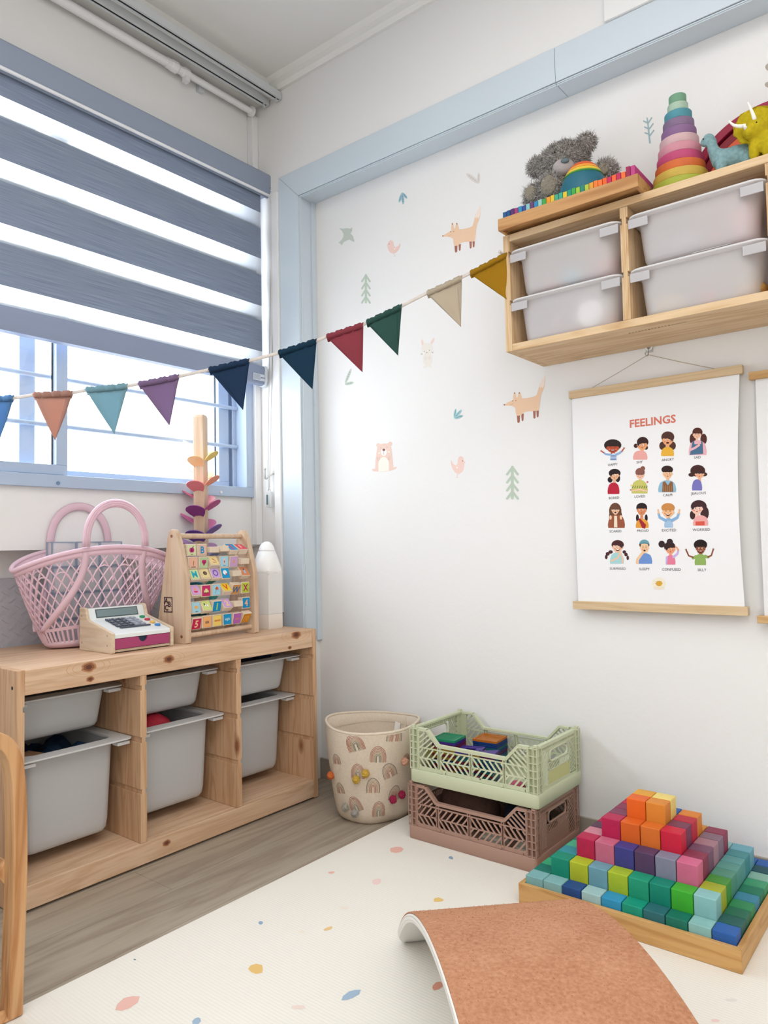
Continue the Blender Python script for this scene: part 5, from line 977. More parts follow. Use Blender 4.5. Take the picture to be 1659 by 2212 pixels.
A.stroke([(953, 356), (947, 300), (942, 250), (936, 208)], 11, c_, .7)
for p, q in (((950, 318), (976, 282)), ((950, 305), (924, 297)), ((946, 278), (972, 242)), ((944, 272), (922, 262)), ((942, 240), (964, 206)), ((940, 238), (916, 226))): A.stroke([p, q], 9, c_, .9)
done(A)
A = sticker('ring_sticker', 'grey beige sticker fragment at the right edge high on the wall', cv=lambda x, y: (x, y)); A.ell(1662, 145, 9, 8, '#b5aca0'); A.ell(1664, 183, 12, 7, '#b5aca0'); done(A)
# ================================================================== FLOOR: MAT
mm, nt, pb = newmat('play_mat'); pb.inputs['Base Color'].default_value = lin('#ebe6dc'); pb.inputs['Roughness'].default_value = .55
tc = nt.nodes.new('ShaderNodeTexCoord'); wv = nt.nodes.new('ShaderNodeTexWave'); wv.bands_direction = 'Y'; wv.inputs['Scale'].default_value = 46; wv.inputs['Distortion'].default_value = .15; bp = nt.nodes.new('ShaderNodeBump'); bp.inputs['Strength'].default_value = .22; bp.inputs['Distance'].default_value = .001
nt.links.new(tc.outputs['Object'], wv.inputs['Vector']); nt.links.new(wv.outputs['Fac'], bp.inputs['Height']); nt.links.new(bp.outputs['Normal'], pb.inputs['Normal'])
MT = .012
pm = thing('play_mat', 'cream ribbed foam play mat with terrazzo specks on the floor', 'play mat', (2.2, -1.6, .0002))
MB().box(.800, 3.6, -3.4, -.0095, .0003, MT).build('foam', mm, pm, bev=.002)
def spk(x, y, rx, ry, rot, c_, seed, n=8):
    rr = random.Random(seed); cx = at(x, y, Z=MT); ex = at(x+rx, y+rx*math.tan(rot)*0, Z=MT); P_ = []
    for k in range(n): a = 2*PI*k/n; q = rr.uniform(.78, 1.12); u, v = rx*math.cos(a)*q, ry*math.sin(a)*q; P_.append((x+u*math.cos(rot)-v*math.sin(rot), y+u*math.sin(rot)+v*math.cos(rot)))
    A = Art(lambda x, y, l: (lambda p: (p.x, p.y, MT+.00025))(at(x, y, Z=MT))); A.poly(P_, c_); A.build('printed_speck', pm)
for i, q in enumerate([(274, 2168, 30, 13, -.5, '#e6b8ac'), (553, 2093, 18, 11, 0, '#e2bd78'), (758, 2150, 22, 9, -.5, '#9fb4c8'), (709, 2006, 11, 4, -.3, '#e4c288'), (563, 1994, 6, 4, 0, '#8fa8bf'), (814, 1904, 10, 7, -.3, '#ecd0c8'), (855, 1836, 16, 7, -.1, '#e8b5a8'), (716, 1885, 8, 3, -.1, '#e8b5a8'), (974, 1853, 6, 3.5, .3, '#8fa8bf'), (947, 1944, 13, 5, 0, '#e4c078'), (744, 1962, 10, 3.5, 0, '#eee0d4'), (652, 2013, 8, 2, 0, '#efe2d0'), (643, 2176, 18, 5, 0, '#ead6cc'), (424, 2206, 12, 8, -.6, '#9fb4c8'), (945, 2130, 14, 8, -.4, '#dc9a84'), (412, 2060, 6, 5, 0, '#efe6dc'), (1160, 1990, 10, 4, 0, '#e4c078'), (1580, 2160, 14, 3, 0, '#e0dcd4'), (291, 2073, 3, 2, 0, '#8a9a9c'), (1545, 2205, 10, 4, 0, '#ecd0c8')]): spk(*q, i)
# ================================================================== FABRIC BASKET
fbc = Vector((.690, -.152)); fb = thing('fabric_basket', 'cream canvas basket printed with rainbows and trimmed with pompoms on the floor', 'basket', (fbc.x, fbc.y, 0))
FR0, FR1, FH = .104, .143, .268
def fS(a, z, e=0):
    t = z/FH; r = lerp(FR0, FR1, min(1, t*1.15)**.8) if t > .08 else lerp(FR0-.012, lerp(FR0, FR1, (.08*1.15)**.8), (t/.08)**.5)
    r += .004*math.sin(3*a+2*t)+.003*math.sin(5*a-3*t)+e; return Vector((fbc.x+r*math.cos(a)-.006*(1-t), fbc.y+r*math.sin(a)*.98, z+(.0065*math.sin(a*2+.8) if t > .9 else 0)*((t-.9)*10)))
canvas = mat('canvas', '#dfd0bc', .92, .1, noise=.06, nscale=200, bump=.4, bscale=600)
b = MB(); n = 64; U = [2*PI*k/n for k in range(n)]; zs = [.001, .006, .016, .03, .06, .10, .14, .18, .22, .245, .262, .268]
b.loft([[fS(u, z) for u in U] for z in zs]+[[fS(u, .268, -.006) for u in U]]+[[fS(u, z, -.007) for u in U] for z in zs[::-1][1:-1]]+[[fS(u, .009, -.02) for u in U]]); b.build('canvas_body', canvas, fb, smooth='all')
b = MB(); b.tube([fS(u, .268, -.003) for u in U], .0042, 8, closed=True); b.build('piped_rim', canvas, fb, smooth='all')
b = MB(); b.loft([[fS(u, .235, -.0078) for u in U], [fS(u, .266, -.0078) for u in U], [fS(u, .266, -.0088) for u in U], [fS(u, .235, -.0088) for u in U]], caps=False); b.build('inner_facing', canvas, fb, smooth='all')
b = MB(); b.tube([fS(1.35, z, -.009) for z in (.02, .1, .18, .26)], .0025, 6); b.build('inner_seam', canvas, fb)
b = MB(); b.col = '#efe9e0'; b.add([fS(1.55, .205, -.012), fS(1.72, .208, -.014), fS(1.70, .24, -.011), fS(1.54, .236, -.010)], [(0, 1, 2, 3)]); b.col = '#6a625c'
for q in range(4): b.add([fS(1.58+.03*q, .212, -.0125), fS(1.585+.03*q, .212, -.0125), fS(1.60+.03*q, .228, -.012), fS(1.595+.03*q, .228, -.012)], [(0, 1, 2, 3)])
b.build('care_label', PRINT, fb)
def fpx(x, y):                                   # photographed pixel -> angle and height on the basket wall
    o, d = px_ray(x, y); best = None; r = (FR0+FR1)/2
    for _ in range(4):
        ox, oy = o.x-fbc.x, o.y-fbc.y; A_ = d.x**2+d.y**2; B_ = 2*(ox*d.x+oy*d.y); C_ = ox*ox+oy*oy-r*r; D_ = B_*B_-4*A_*C_
        if D_ < 0: return None
        t = (-B_-math.sqrt(D_))/(2*A_); p = o+d*t; z = min(FH, max(.01, p.z)); r = lerp(FR0, FR1, min(1, z/FH*1.15)**.8)
    return math.atan2(p.y-fbc.y, p.x-fbc.x), z
def cB(x, y): return (690+.12658*x, 1530+.12658*y)
rc1 = ['#a8604c', '#9a4a42', '#b0604a', '#b5835f', '#a88f6a', '#6a7468', '#3a4440']; rc2 = ['#4a3c38', '#a8a08c', '#c0a080', '#b5855f', '#a8604c', '#9a4a42', '#b0604a']
prints = [(600, 650, 150, -.25+.55, rc1, .95), (1000, 850, 135, 0, rc1, 1.9), (1265, 480, 125, -.1, rc2, .9), (320, 900, 85, .1, rc2, 2.2), (650, 1140, 125, .0, rc1, 2.0), (1210, 1110, 125, .35, rc2, 1.9), (925, 1380, 125, 0, rc2, 1.9), (390, 1400, 90, .1, rc2, 2.1), (1300, 1500, 125, -.1, rc2, 1.9), (640, 1700, 135, .45, rc1, 1.8), (1030, 1780, 130, 0, rc1, 1.8), (225, 1080, 60, .0, rc2, 3.2), (1480, 880, 80, .1, rc1, 2)]
for x, y, s, rot, cols, asp in prints:
    b = MB(); a0 = fpx(*cB(x, y))
    if not a0: continue
    th, z0 = a0; rad = (FR0+FR1)/2; W_ = s*.12658/FPX*2.18
    for k, c_ in enumerate(cols):
        q = 1-k*.135; b.col = c_; P_ = []
        for t in range(-2, 15):
            a = PI*t/12; 
            if 0 <= t <= 12: u, v = W_*.86*q*math.cos(PI-a), W_*q*1.35*math.sin(a)
            else: u, v = (W_*.86*q*(-1 if t < 0 else 1)), -W_*.30*(abs(t) if t < 0 else t-12)
            u, v = u*math.cos(rot)-v*math.sin(rot), u*math.sin(rot)+v*math.cos(rot); P_.append((u, v))
        for i in range(len(P_)-1):
            p, r_ = Vector(P_[i]), Vector(P_[i+1]); nn = Vector((-(r_-p).y, (r_-p).x)).normalized()*W_*.026
            b.add([fS(th+e.x/rad, min(.262, max(.012, z0+e.y)), .0006) for e in (p-nn, r_-nn, r_+nn, p+nn)], [(0, 1, 2, 3)])
    b.build('rainbow_print', PRINT, fb)
for x, y, c_, nm in ((635, 1220, '#c9a446', 'mustard'), (790, 1120, '#c9a446', 'mustard'), (1262, 1560, '#a82850', 'raspberry'), (1408, 1475, '#a82850', 'raspberry'), (215, 1130, '#cc6a34', 'orange'), (268, 1140, '#cc6a34', 'orange'), (485, 1690, '#a8a294', 'grey'), (635, 1790, '#a5a098', 'grey'), (1430, 900, '#dba88c', 'peach')):
    a0 = fpx(*cB(x, y)) 
    th, z0 = a0 if a0 else (math.radians(-165), .16)
    p = fS(th, z0, .007); b = MB(); b.ball(p, .0108, 14, 10); rr = random.Random(int(x)); b.v = [tuple(p+(Vector(v)-p)*rr.uniform(.86, 1.12)) for v in b.v]
    for k in range(160):
        d = Vector((rr.gauss(0, 1), rr.gauss(0, 1), rr.gauss(0, 1))).normalized(); s_ = d.orthogonal().normalized()*.0008; b.add([p+d*.008-s_, p+d*.008+s_, p+d*.0130], [(0, 1, 2)])
    b.build('pompom', mat('pom'+nm+str(x), c_, .95, noise=.2, nscale=200), fb, label='%s pompom' % nm)
# ================================================================== CRATES
def clipseg(p, q, poly):                          # segment against a convex outline
    t0, t1 = 0.0, 1.0; d = (q[0]-p[0], q[1]-p[1]); n = len(poly)
    ar = sum(poly[i][0]*poly[(i+1) % n][1]-poly[(i+1) % n][0]*poly[i][1] for i in range(n)); s = 1 if ar > 0 else -1
    for i in range(n):
        a, c_ = poly[i], poly[(i+1) % n]; ex, ey = c_[0]-a[0], c_[1]-a[1]; num = s*(ex*(p[1]-a[1])-ey*(p[0]-a[0])); den = s*(ex*d[1]-ey*d[0])
        if abs(den) < 1e-12:
            if num < 0: return None
        else:
            t = -num/den
            if den > 0: t0 = max(t0, t)
            else: t1 = min(t1, t)
    return None if t0 >= t1-1e-6 else ((p[0]+d[0]*t0, p[1]+d[1]*t0), (p[0]+d[0]*t1, p[1]+d[1]*t1))
def crate(name, lab, mt, loc, W, D, H, sidem=None):
    o_n = [0]; r = thing(name, lab, 'crate', loc); w = W/2; d = D/2
    def bar(b, p, q, wd, fn, dep=.0022):
        o_n[0] = (o_n[0]+1) % 9; eo = -.00012*o_n[0]; P_ = Vector(p); Q_ = Vector(q); t = (Q_-P_); 
        if t.length < .002: return
        t.normalize(); nn = Vector((-t.y, t.x))*wd/2; A_ = [P_-nn, Q_-nn, Q_+nn, P_+nn]; b.cap2([fn(u.x, u.y, eo) for u in A_], [fn(u.x, u.y, dep+eo) for u in A_])
    def frame(b, poly, wd, fn, dep=.006):
        for i in range(len(poly)): bar(b, poly[i], poly[(i+1) % len(poly)], wd, fn, dep)
    zb = .032
    b = MB(); b.loft([[(u, v, z) for u, v in rrect(w-e, d-e, .008)] for z, e in ((0, .002), (.003, 0), (zb, 0), (zb+.002, .001))]+[[(u, v, z) for u, v in rrect(w-.006, d-.006, .006)] for z in (zb+.002, .006)]); b.build('base_tray', mt, r, local=True, smooth=True)
    top, low = H-.004, H*.72
    for sgn, nm in ((-1, 'front_panel'), (1, 'back_panel')):
        yo = sgn*(d-.004)
        fn = lambda u, v, e, yo=yo, sgn=sgn: (u, yo-sgn*e, v)
        b = MB(); x0, x1 = -w+.026, w-.026; xa, xb = x0+.028, x0+.062
        o_ = [(x0, zb+.006), (x1, zb+.006), (x1, top), (x1-.028, top), (x1-.062, low), (x0+.062, low), (xa, top), (x0, top)]
        frame(b, o_, .007, fn, .008)
        for p, q in ((o_[2], o_[3]), (o_[3], o_[4]), (o_[4], o_[5]), (o_[5], o_[6]), (o_[6], o_[7])):
            bar(b, (p[0], p[1]+.0012), (q[0], q[1]+.0012), .0056, fn, .011)
        zi0, zi1 = zb+.010, low-.012; zmid = (zi0+zi1)/2; xs = [x0+.004, x0+.066, 0, x1-.066, x1-.004]
        for x in xs[1:4]: bar(b, (x-.0035, zi0), (x-.0035, low-.003), .002, fn, .007); bar(b, (x+.0035, zi0), (x+.0035, low-.003), .002, fn, .007)
        bar(b, (xs[0], zi1+.002), (xs[4], zi1+.002), .003, fn, .003); bar(b, (xs[0], zi0), (xs[4], zi0), .004, fn, .003)
        for k in range(4):
            a, c_ = xs[k]+(.0035 if k else 0), xs[k+1]-(.0035 if k < 3 else 0); sg = 1 if k < 2 else -1
            bands_ = [(zi0, zmid, -sg), (zmid, zi1, sg)]
            bar(b, (a, zmid), (c_, zmid), .0035, fn)
            for z0_, z1_, s_ in bands_:
                poly = [(a, z0_), (c_, z0_), (c_, z1_), (a, z1_)]; x = a-.06
                while x < c_+.06:
                    g_ = clipseg((x, z0_), (x+s_*(z1_-z0_)*.85, z1_), poly); x += .0165
                    if g_: bar(b, g_[0], g_[1], .0042, fn)
            if k in (0, 3):                         # tall ends above the rail line
                e0, e1 = (a, c_) if k == 0 else (c_, a); tx = lambda z: (e0+(.028 if k == 0 else -.028)+(.034 if k == 0 else -.034)*(top-z)/(top-low))
                poly = [(e0, zi1), (tx(low)-(.006 if k == 0 else -.006), zi1), (tx(top-.006)-(.006 if k == 0 else -.006), top-.006), (e0, top-.006)]
                for j in range(-2, 9):
                    zz_ = zi1+j*.0135; g_ = clipseg((e0, zz_), (e0+(.06 if k == 0 else -.06), zz_+(.05 if j < 3 else .05)), poly)
                    if g_: bar(b, g_[0], g_[1], .004, fn)
        for x in (-w+.045, -.085, 0, .085, w-.045): 
            for q in (-.009, 0, .009): bar(b, (x+q, zb), (x+q, zb+.010), .0018, fn, .004)
        for x in (-.09, .09): b.tube([fn(x, zb+.007, 0), fn(x, zb+.007, -.003)], .0038, 10)
        for x in xs[1:4]: b.tube([fn(x, zb+.010, 0), fn(x, zb+.010, -.002)], .003, 8)
        b.build(nm, mt, r, local=True)
    for sgn in (-1, 1):
        xo = sgn*(w-.004); fn = lambda u, v, e, xo=xo, sgn=sgn: (xo-sgn*e, u, v); b = MB(); y0, y1 = -d+.026, d-.026
        frame(b, [(y0, zb+.006), (y1, zb+.006), (y1, top), (y0, top)], .008, fn, .008)
        b.box(min(xo, xo-sgn*.012), max(xo, xo-sgn*.012), y0-.02, y1+.02, top-.002, top+.003)
        for k in range(20): y = lerp(y0, y1, (k+.5)/20); bar(b, (y, top-.012), (y, top-.002), .0016, fn, .006)
        hy0, hy1, hz0, hz1 = -.048, .048, H*.66, H*.86
        for rr_ in (.0035,): b.tube([fn(u, v+(hz0+hz1)/2, .001) for u, v in rrect(.048, (hz1-hz0)/2, .010)], .0028, 6, closed=True)
        regs = [([(y0+.004, zb+.01), (y0+.036, zb+.01), (y0+.036, top-.012), (y0+.004, top-.012)], 1), ([(y1-.036, zb+.01), (y1-.004, zb+.01), (y1-.004, top-.012), (y1-.036, top-.012)], -1), ([(y0+.036, hz0-.020), (0, hz0-.020), (0, hz0-.002), (y0+.036, hz0-.002)], -1), ([(0, hz0-.020), (y1-.036, hz0-.020), (y1-.036, hz0-.002), (0, hz0-.002)], 1)]
        for poly, s_ in regs:
            for j in range(-8, 30):
                zz_ = zb+j*.0105; g_ = clipseg((poly[0][0], zz_), (poly[1][0], zz_+s_*(poly[1][0]-poly[0][0])*1.4), poly)
                if g_: bar(b, g_[0], g_[1], .0032, fn)
            frame(b, poly, .0026, fn, .0022)
        bar(b, (y0+.036, hz1+.004), (y1-.036, hz1+.004), .004, fn, .003)
        for y in (y0, y1):
            for k in range(7): bar(b, (y-.004, zb+.012+k*.0145), (y+.004, zb+.012+k*.0145), .0018, fn, .0075)
        b.build('side_panel', mt, r, local=True)
        b = MB(); a_ = [(y0+.036, zb+.004), (y1-.036, zb+.004), (y1-.036, hz0-.020), (y0+.036, hz0-.020)]; b.cap2([fn(u, v, 0) for u, v in a_], [fn(u, v, .002) for u, v in a_]); b.build('side_plate', sidem or mt, r, local=True)
    for sx in (-1, 1):
        for sy in (-1, 1):
            b = MB(); X0, X1 = sx*(w-.001), sx*(w-.024); Y0, Y1 = sy*(d-.001), sy*(d-.024)
            b.box(sx*(w-.0101), sx*(w-.0119), sy*(d-.0012), sy*(d-.0237), zb+.002, H-.0001); b.box(sx*(w-.0012), sx*(w-.0237), sy*(d-.009), sy*(d-.0109), zb+.0021, H-.0002)   # inner webs
            b.box(sx*(w-.0006), sx*(w-.0026), sy*(d-.0006), sy*(d-.0026), zb+.002, H-.0004)
            for x in (w-.0125, w-.024): b.box(sx*x, sx*(x-.0016), Y0, sy*(d-.010), zb+.002, H)
            for y in (d-.0124, d-.0242): b.box(sx*(w-.0008), sx*(w-.0098), sy*y, sy*(y-.0015), zb+.0022, H-.0003)
            for k in range(7):
                z = zb+.004+(H-zb-.0075)*k/6; b.box(sx*(w-.0014), sx*(w-.0236), sy*(d-.0014), sy*(d-.0102), z-.0009, z+.0009); b.box(sx*(w-.0016), sx*(w-.0102), sy*(d-.0016), sy*(d-.0236), z-.00085, z+.00085)
            b.box(sx*(w-.003), sx*(w-.013), sy*(d-.004), sy*(d-.014), H, H+.0045)
            b.build('corner_post', mt, r, local=True)
    return r
green = plastic('sage_plastic', '#d3d9b8', trans=.12, rough=.5); greens = plastic('sage_plastic_plate', '#dcdc9e', trans=.25, rough=.5); brown = plastic('dusty_brown_plastic', '#b08c7c', trans=.08, rough=.5)
CX, CW, CD, CH = 1.0925, .376, .245, .143
crate('plastic_crate', 'dusty brown folding crate, the lower one against the wall', brown, (CX-.003, -.145, MT+.0003), CW, CD, CH)
GZ = MT+CH+.0055
crate('plastic_crate', 'pale sage green folding crate stacked on the brown one, full of magnetic tiles', green, (CX+.004, -.142, GZ), CW, CD, CH, greens)
def tilem(c_): return plastic('tile'+c_, c_, see=.25, trans=.3, rough=.15)
tmc = {}
def mtile(x, y, z, s, c_, nm, lab, rz=0, tri=False, hole=False, grp='magnetic tiles in the green crate'):
    if c_ not in tmc: tmc[c_] = tilem(c_)
    c0, s0 = math.cos(rz), math.sin(rz); f = lambda u, v, w_: (x+u*c0-v*s0, y+u*s0+v*c0, z+w_); h = s/2; b = MB(); th = .0062
    if tri: b.prism([(-h, -h), (h, -h), (-h*0, h*.75)], f, 0, th)
    else:
        for q in ([(-h, -h), (h, -h), (h-.006, -h+.006), (-h+.006, -h+.006)], [(h, -h), (h, h), (h-.006, h-.006), (h-.006, -h+.006)], [(h, h), (-h, h), (-h+.006, h-.006), (h-.006, h-.006)], [(-h, h), (-h, -h), (-h+.006, -h+.006), (-h+.006, h-.006)]): b.prism(q, f, 0, th)
        if not hole: b.prism([(-h+.006, -h+.006), (h-.006, -h+.006), (h-.006, h-.006), (-h+.006, h-.006)], f, .0015, th-.001)
        else:
            g = h*.42
            for q in ([(-h+.006, -h+.006), (h-.006, -h+.006), (h-.006, -g), (-h+.006, -g)], [(-h+.006, g), (h-.006, g), (h-.006, h-.006), (-h+.006, h-.006)], [(-h+.006, -g), (-g, -g), (-g, g), (-h+.006, g)], [(g, -g), (h-.006, -g), (h-.006, g), (g, g)]): b.prism(q, f, .0015, th-.001)
    o = b.build('magnetic_tile', tmc[c_], bev=.0005); return tag(o, lab, 'magnetic tile', grp)
ordn = ['bottom', 'second from below', 'third from below', 'fourth from below', 'fifth from below', 'sixth from below', 'seventh from below', 'eighth from below', 'ninth from below', 'tenth from below', 'eleventh from below', 'twelfth from below', 'thirteenth from below', 'fourteenth from below', 'fifteenth from below']
hexn = {'#2fae82': 'green', '#5a3fae': 'purple', '#7a2f66': 'plum', '#c8a23a': 'yellow', '#a8324a': 'red', '#2f7f8a': 'teal', '#2a4f9a': 'blue', '#e08a30': 'orange', '#8a8a90': 'grey', '#c85a86': 'pink'}
ft = GZ+.0075; stacks = [(.972, -.170, .069, 0.12, ['#a8324a', '#2a4f9a', '#c8a23a', '#7a2f66', '#a8324a', '#2f7f8a', '#2a4f9a', '#c8a23a', '#a8324a', '#c8a23a', '#c8a23a', '#a8324a', '#7a2f66', '#5a3fae', '#2fae82'], 'left', 0, .0),
          (1.046, -.178, .064, .25, ['#a8324a', '#2a4f9a', '#c85a86', '#2f7f8a', '#7a2f66', '#c8a23a', '#2f7f8a', '#a8324a', '#2f7f8a', '#2f7f8a', '#c8a23a', '#5a3fae'], 'middle', 1, 0),
          (1.106, -.165, .062, -.3, ['#2f7f8a', '#2a4f9a', '#2f7f8a', '#a8324a', '#2f7f8a', '#2a4f9a', '#2f7f8a', '#2a4f9a', '#2f7f8a', '#2a4f9a', '#7a2f66', '#5a3fae'], 'triangular', 2, 0),
          (1.040, -.068, .072, .1, ['#a8324a', '#2f7f8a', '#2a4f9a', '#e08a30', '#a8324a', '#2f7f8a', '#2a4f9a', '#7a2f66', '#2a4f9a', '#2f7f8a', '#2a4f9a', '#2a4f9a', '#e08a30'], 'rear', 3, 0)]
for x, y, s, rz, cs, nm, kk, _ in stacks:
    for k, c_ in enumerate(cs):
        z = ft+k*.0066; rr = random.Random(k+kk*20); last = k == len(cs)-1
        mtile(x+rr.uniform(-.0008, .0008), y+rr.uniform(-.0008, .0008), z, s, c_, nm, '%s magnetic tile, %s of the %s stack in the green crate' % (hexn[c_], 'topmost' if last else ordn[k], nm), rz, tri=(kk == 2), hole=(kk == 1 and last))
toyb('pink_tile_pile', 'pink and navy toy lying at the right end of the green crate', 'toy', lambda b: (b.ball((1.205, -.22, ft+.018), (.022, .02, .018)),), mat('pinkpile', '#c85a78', .5))
toyb('navy_bundle', 'navy bundle at the right end of the green crate beside the pink toy', 'toy', lambda b: (b.ball((1.248, -.20, ft+.020), (.018, .03, .02)), b.ball((1.225, -.13, ft+.016), (.02, .02, .016))), mat('navybundle', '#252c44', .7))
LZ = MT+.0075
tag(metamesh('brown_plush', [((.975, -.15, LZ+.075), (.035, .035, .04)), ((1.02, -.16, LZ+.065), (.03, .03, .04)), ((.96, -.19, LZ+.035), .03), ((1.04, -.15, LZ+.07), (.04, .035, .04)), ((1.07, -.14, LZ+.06), (.03, .04, .04))], mat('plush_brown', '#5a4038', .95, noise=.2, nscale=80)), 'dark brown soft toy filling the left half of the brown crate', 'soft toy')
tag(metamesh('navy_plush', [((1.15, -.10, LZ+.06), (.04, .05, .035)), ((1.20, -.12, LZ+.05), (.035, .05, .035))], mat('plush_navy', '#1c2638', .95, noise=.2, nscale=80)), 'navy soft toy at the back of the right half of the brown crate', 'soft toy')
b = MB(); b.loft([[(1.135+u, -.215+v, LZ+z) for u, v in rrect(.035-e, .02-e, .008)] for z, e in ((0, .002), (.002, 0), (.03, 0), (.034, .004))]); 
for q in (-.018, 0, .018): b.lathe([(.006, .034), (.006, .038), (.004, .039)], 12, (1.135+q, -.215, LZ))
tag(b.build('white_brick_toy', mat('white_toy', '#cfcabc', .5), smooth=True), 'off white studded toy brick at the front of the brown crate', 'toy brick')
b = MB(); b.lathe([(.022, 0), (.026, .004), (.03, .03), (.028, .032), (.02, .006)], 24, (1.225, -.215, LZ)); tag(b.build('white_cup_toy', mat('white_toy2', '#d8d4c6', .5), smooth='all'), 'off white toy cup behind the right end of the brown crate front', 'toy cup')
# ================================================================== BLOCK PYRAMID
bt = thing('block_tray', 'square maple tray on the mat holding the stepped pyramid of coloured blocks', 'tray', (1.532, -.215, MT))
X0, X1, Y0, Y1 = 1.309, 1.755, -.4145, -.0115; TH = .043
b = MB(); b.prism([(X0, Y0), (X1, Y0), (X1-.010, Y0+.010), (X0+.010, Y0+.010)], lambda u, v, w: (u, v, w), MT+.0003, MT+TH); b.build('front_wall', M['maple'], bt, bev=.001)
b = MB(); b.prism([(X1, Y1), (X0, Y1), (X0+.010, Y1-.010), (X1-.010, Y1-.010)], lambda u, v, w: (u, v, w), MT+.0003, MT+TH); b.build('back_wall', M['maple'], bt, bev=.001)
mapy = wood('tray_maple_y', '#d9aa6c', '#bd8748', 'y', 7, contrast=.8)
b = MB(); b.prism([(X1, Y0), (X1, Y1), (X1-.010, Y1-.010), (X1-.010, Y0+.010)], lambda u, v, w: (u, v, w), MT+.0003, MT+TH); b.build('side_wall', mapy, bt, bev=.001)
b = MB(); b.prism([(X0, Y1), (X0, Y0), (X0+.010, Y0+.010), (X0+.010, Y1-.010)], lambda u, v, w: (u, v, w), MT+.0003, MT+TH); b.build('side_wall', mapy, bt, bev=.001)
MB().box(X0+.0102, X1-.0102, Y0+.0102, Y1-.0102, MT+.0035, MT+.0178).build('base_panel', M['maple'], bt)
bxp, byp = (X1-X0-.0216)/10, (Y1-Y0-.0212)/10; bz0 = MT+.0181
F_ = [['#7db0b2', '#84b3b4', '#234a86', '#a2c4c4', '#2f93bf', '#14957a', '#2c6a70', '#18725f', '#8cbcb8', '#2c5fa8'], ['#148c72', '#b2be2e', '#6c9eac', '#a8be2e', '#229a76', '#128870', '#40ae32', '#8cc0be'],
      ['#b8224e', '#c86a84', '#42408a', '#583e62', '#86869c', '#d06a8c'], ['#b82452', '#dc6422', '#dc722c', '#cc223e'], ['#e66822', '#dc8a34']]
R_ = [['#1e5c58', '#1f6a52', '#2f8a58', '#3c86a2', '#1c785c', '#3c9a70', '#8ab8a8', '#17505a', '#2c5ea8'], ['#a6b030', '#48963c', '#55947f', '#5a9a90', '#5c9c9c', '#468e94', '#6ca8b8'], ['#8c3450', '#7a506a', '#a87c8a', '#866a7c', '#8c3450'], ['#7c3c58', '#c0243e', '#e0862e'], ['#ecd47a']]
L_ = [['#187868', '#3aa878', '#1f7f6f', '#3a98a0', '#3fa87c', '#1c785c', '#3c86a2', '#8ab8a8', '#2f8a58'], ['#348f9c', '#48a884', '#187868', '#6c9eac', '#229a76', '#a8be2e', '#128870'], ['#cf8898', '#66405a', '#b8224e', '#86869c', '#8c3450'], ['#84405e', '#8c3658', '#b8224e'], ['#e2a236']]
cn = {}
def cname(h):
    r, g, b_ = [int(h[i:i+2], 16) for i in (1, 3, 5)]; mx, mn = max(r, g, b_), min(r, g, b_); l_ = (mx+mn)/2; import colorsys; hh = colorsys.rgb_to_hsv(r/255, g/255, b_/255); H_ = hh[0]*360
    n = 'red' if H_ < 8 or H_ > 345 else 'orange' if H_ < 36 else 'yellow' if H_ < 60 else 'yellow green' if H_ < 80 else 'green' if H_ < 150 else 'sea green' if H_ < 172 else 'teal' if H_ < 192 else 'blue' if H_ < 225 else 'indigo' if H_ < 262 else 'purple' if H_ < 310 else 'pink'
    return ('greyish ' if hh[1] < .3 else '')+('pale ' if mx > 175 and hh[1] < .5 else 'dark ' if mx < 115 else '')+n
tier = ['lowest step', 'second step', 'third step', 'fourth step', 'summit']
odn = ['first', 'second', 'third', 'fourth', 'fifth', 'sixth', 'seventh', 'eighth', 'ninth', 'tenth']; bmat = {}
for k in range(5):
    n = 10-2*k; lo, hi = k, 9-k
    for i in range(lo, hi+1):
        for j in range(lo, hi+1):
            if i not in (lo, hi) and j not in (lo, hi): continue
            if j == lo: c_ = F_[k][i-lo]; where = '%s from the left in the front row' % odn[i-lo]
            elif i == hi: c_ = R_[k][j-lo-1]; where = '%s from the front in the right row' % odn[j-lo]
            elif i == lo: c_ = L_[k][j-lo-1]; where = '%s from the front in the left row' % odn[j-lo]
            else: c_ = ['#2c5fa8', '#3c9a70', '#8cbcb8', '#c86a84', '#cc8a34', '#229a76'][(i*3+j*2+k) % 6]; where = '%s from the left in the back row' % odn[i-lo]
            x = X0+.0108+bxp*(i+.5); y = Y0+.0106+byp*(j+.5); h = .0393*(k+1)+(.002 if k == 0 else 0); q = random.Random(i*31+j*7+k); e = q.uniform(.0004, .0009)
            b = MB(); b.box(x-bxp/2+e, x+bxp/2-e, y-byp/2+e, y+byp/2-e, bz0, bz0+h)
            if c_ not in bmat: bmat[c_] = mat('block'+c_, c_, .5, .3, noise=.10, nscale=26, bump=.1)
            o = b.build('wooden_block', bmat[c_], bev=.0018); tag(o, '%s block, %s, pyramid %s' % (cname(c_), where, tier[k]), 'block', 'blocks of the stepped pyramid')
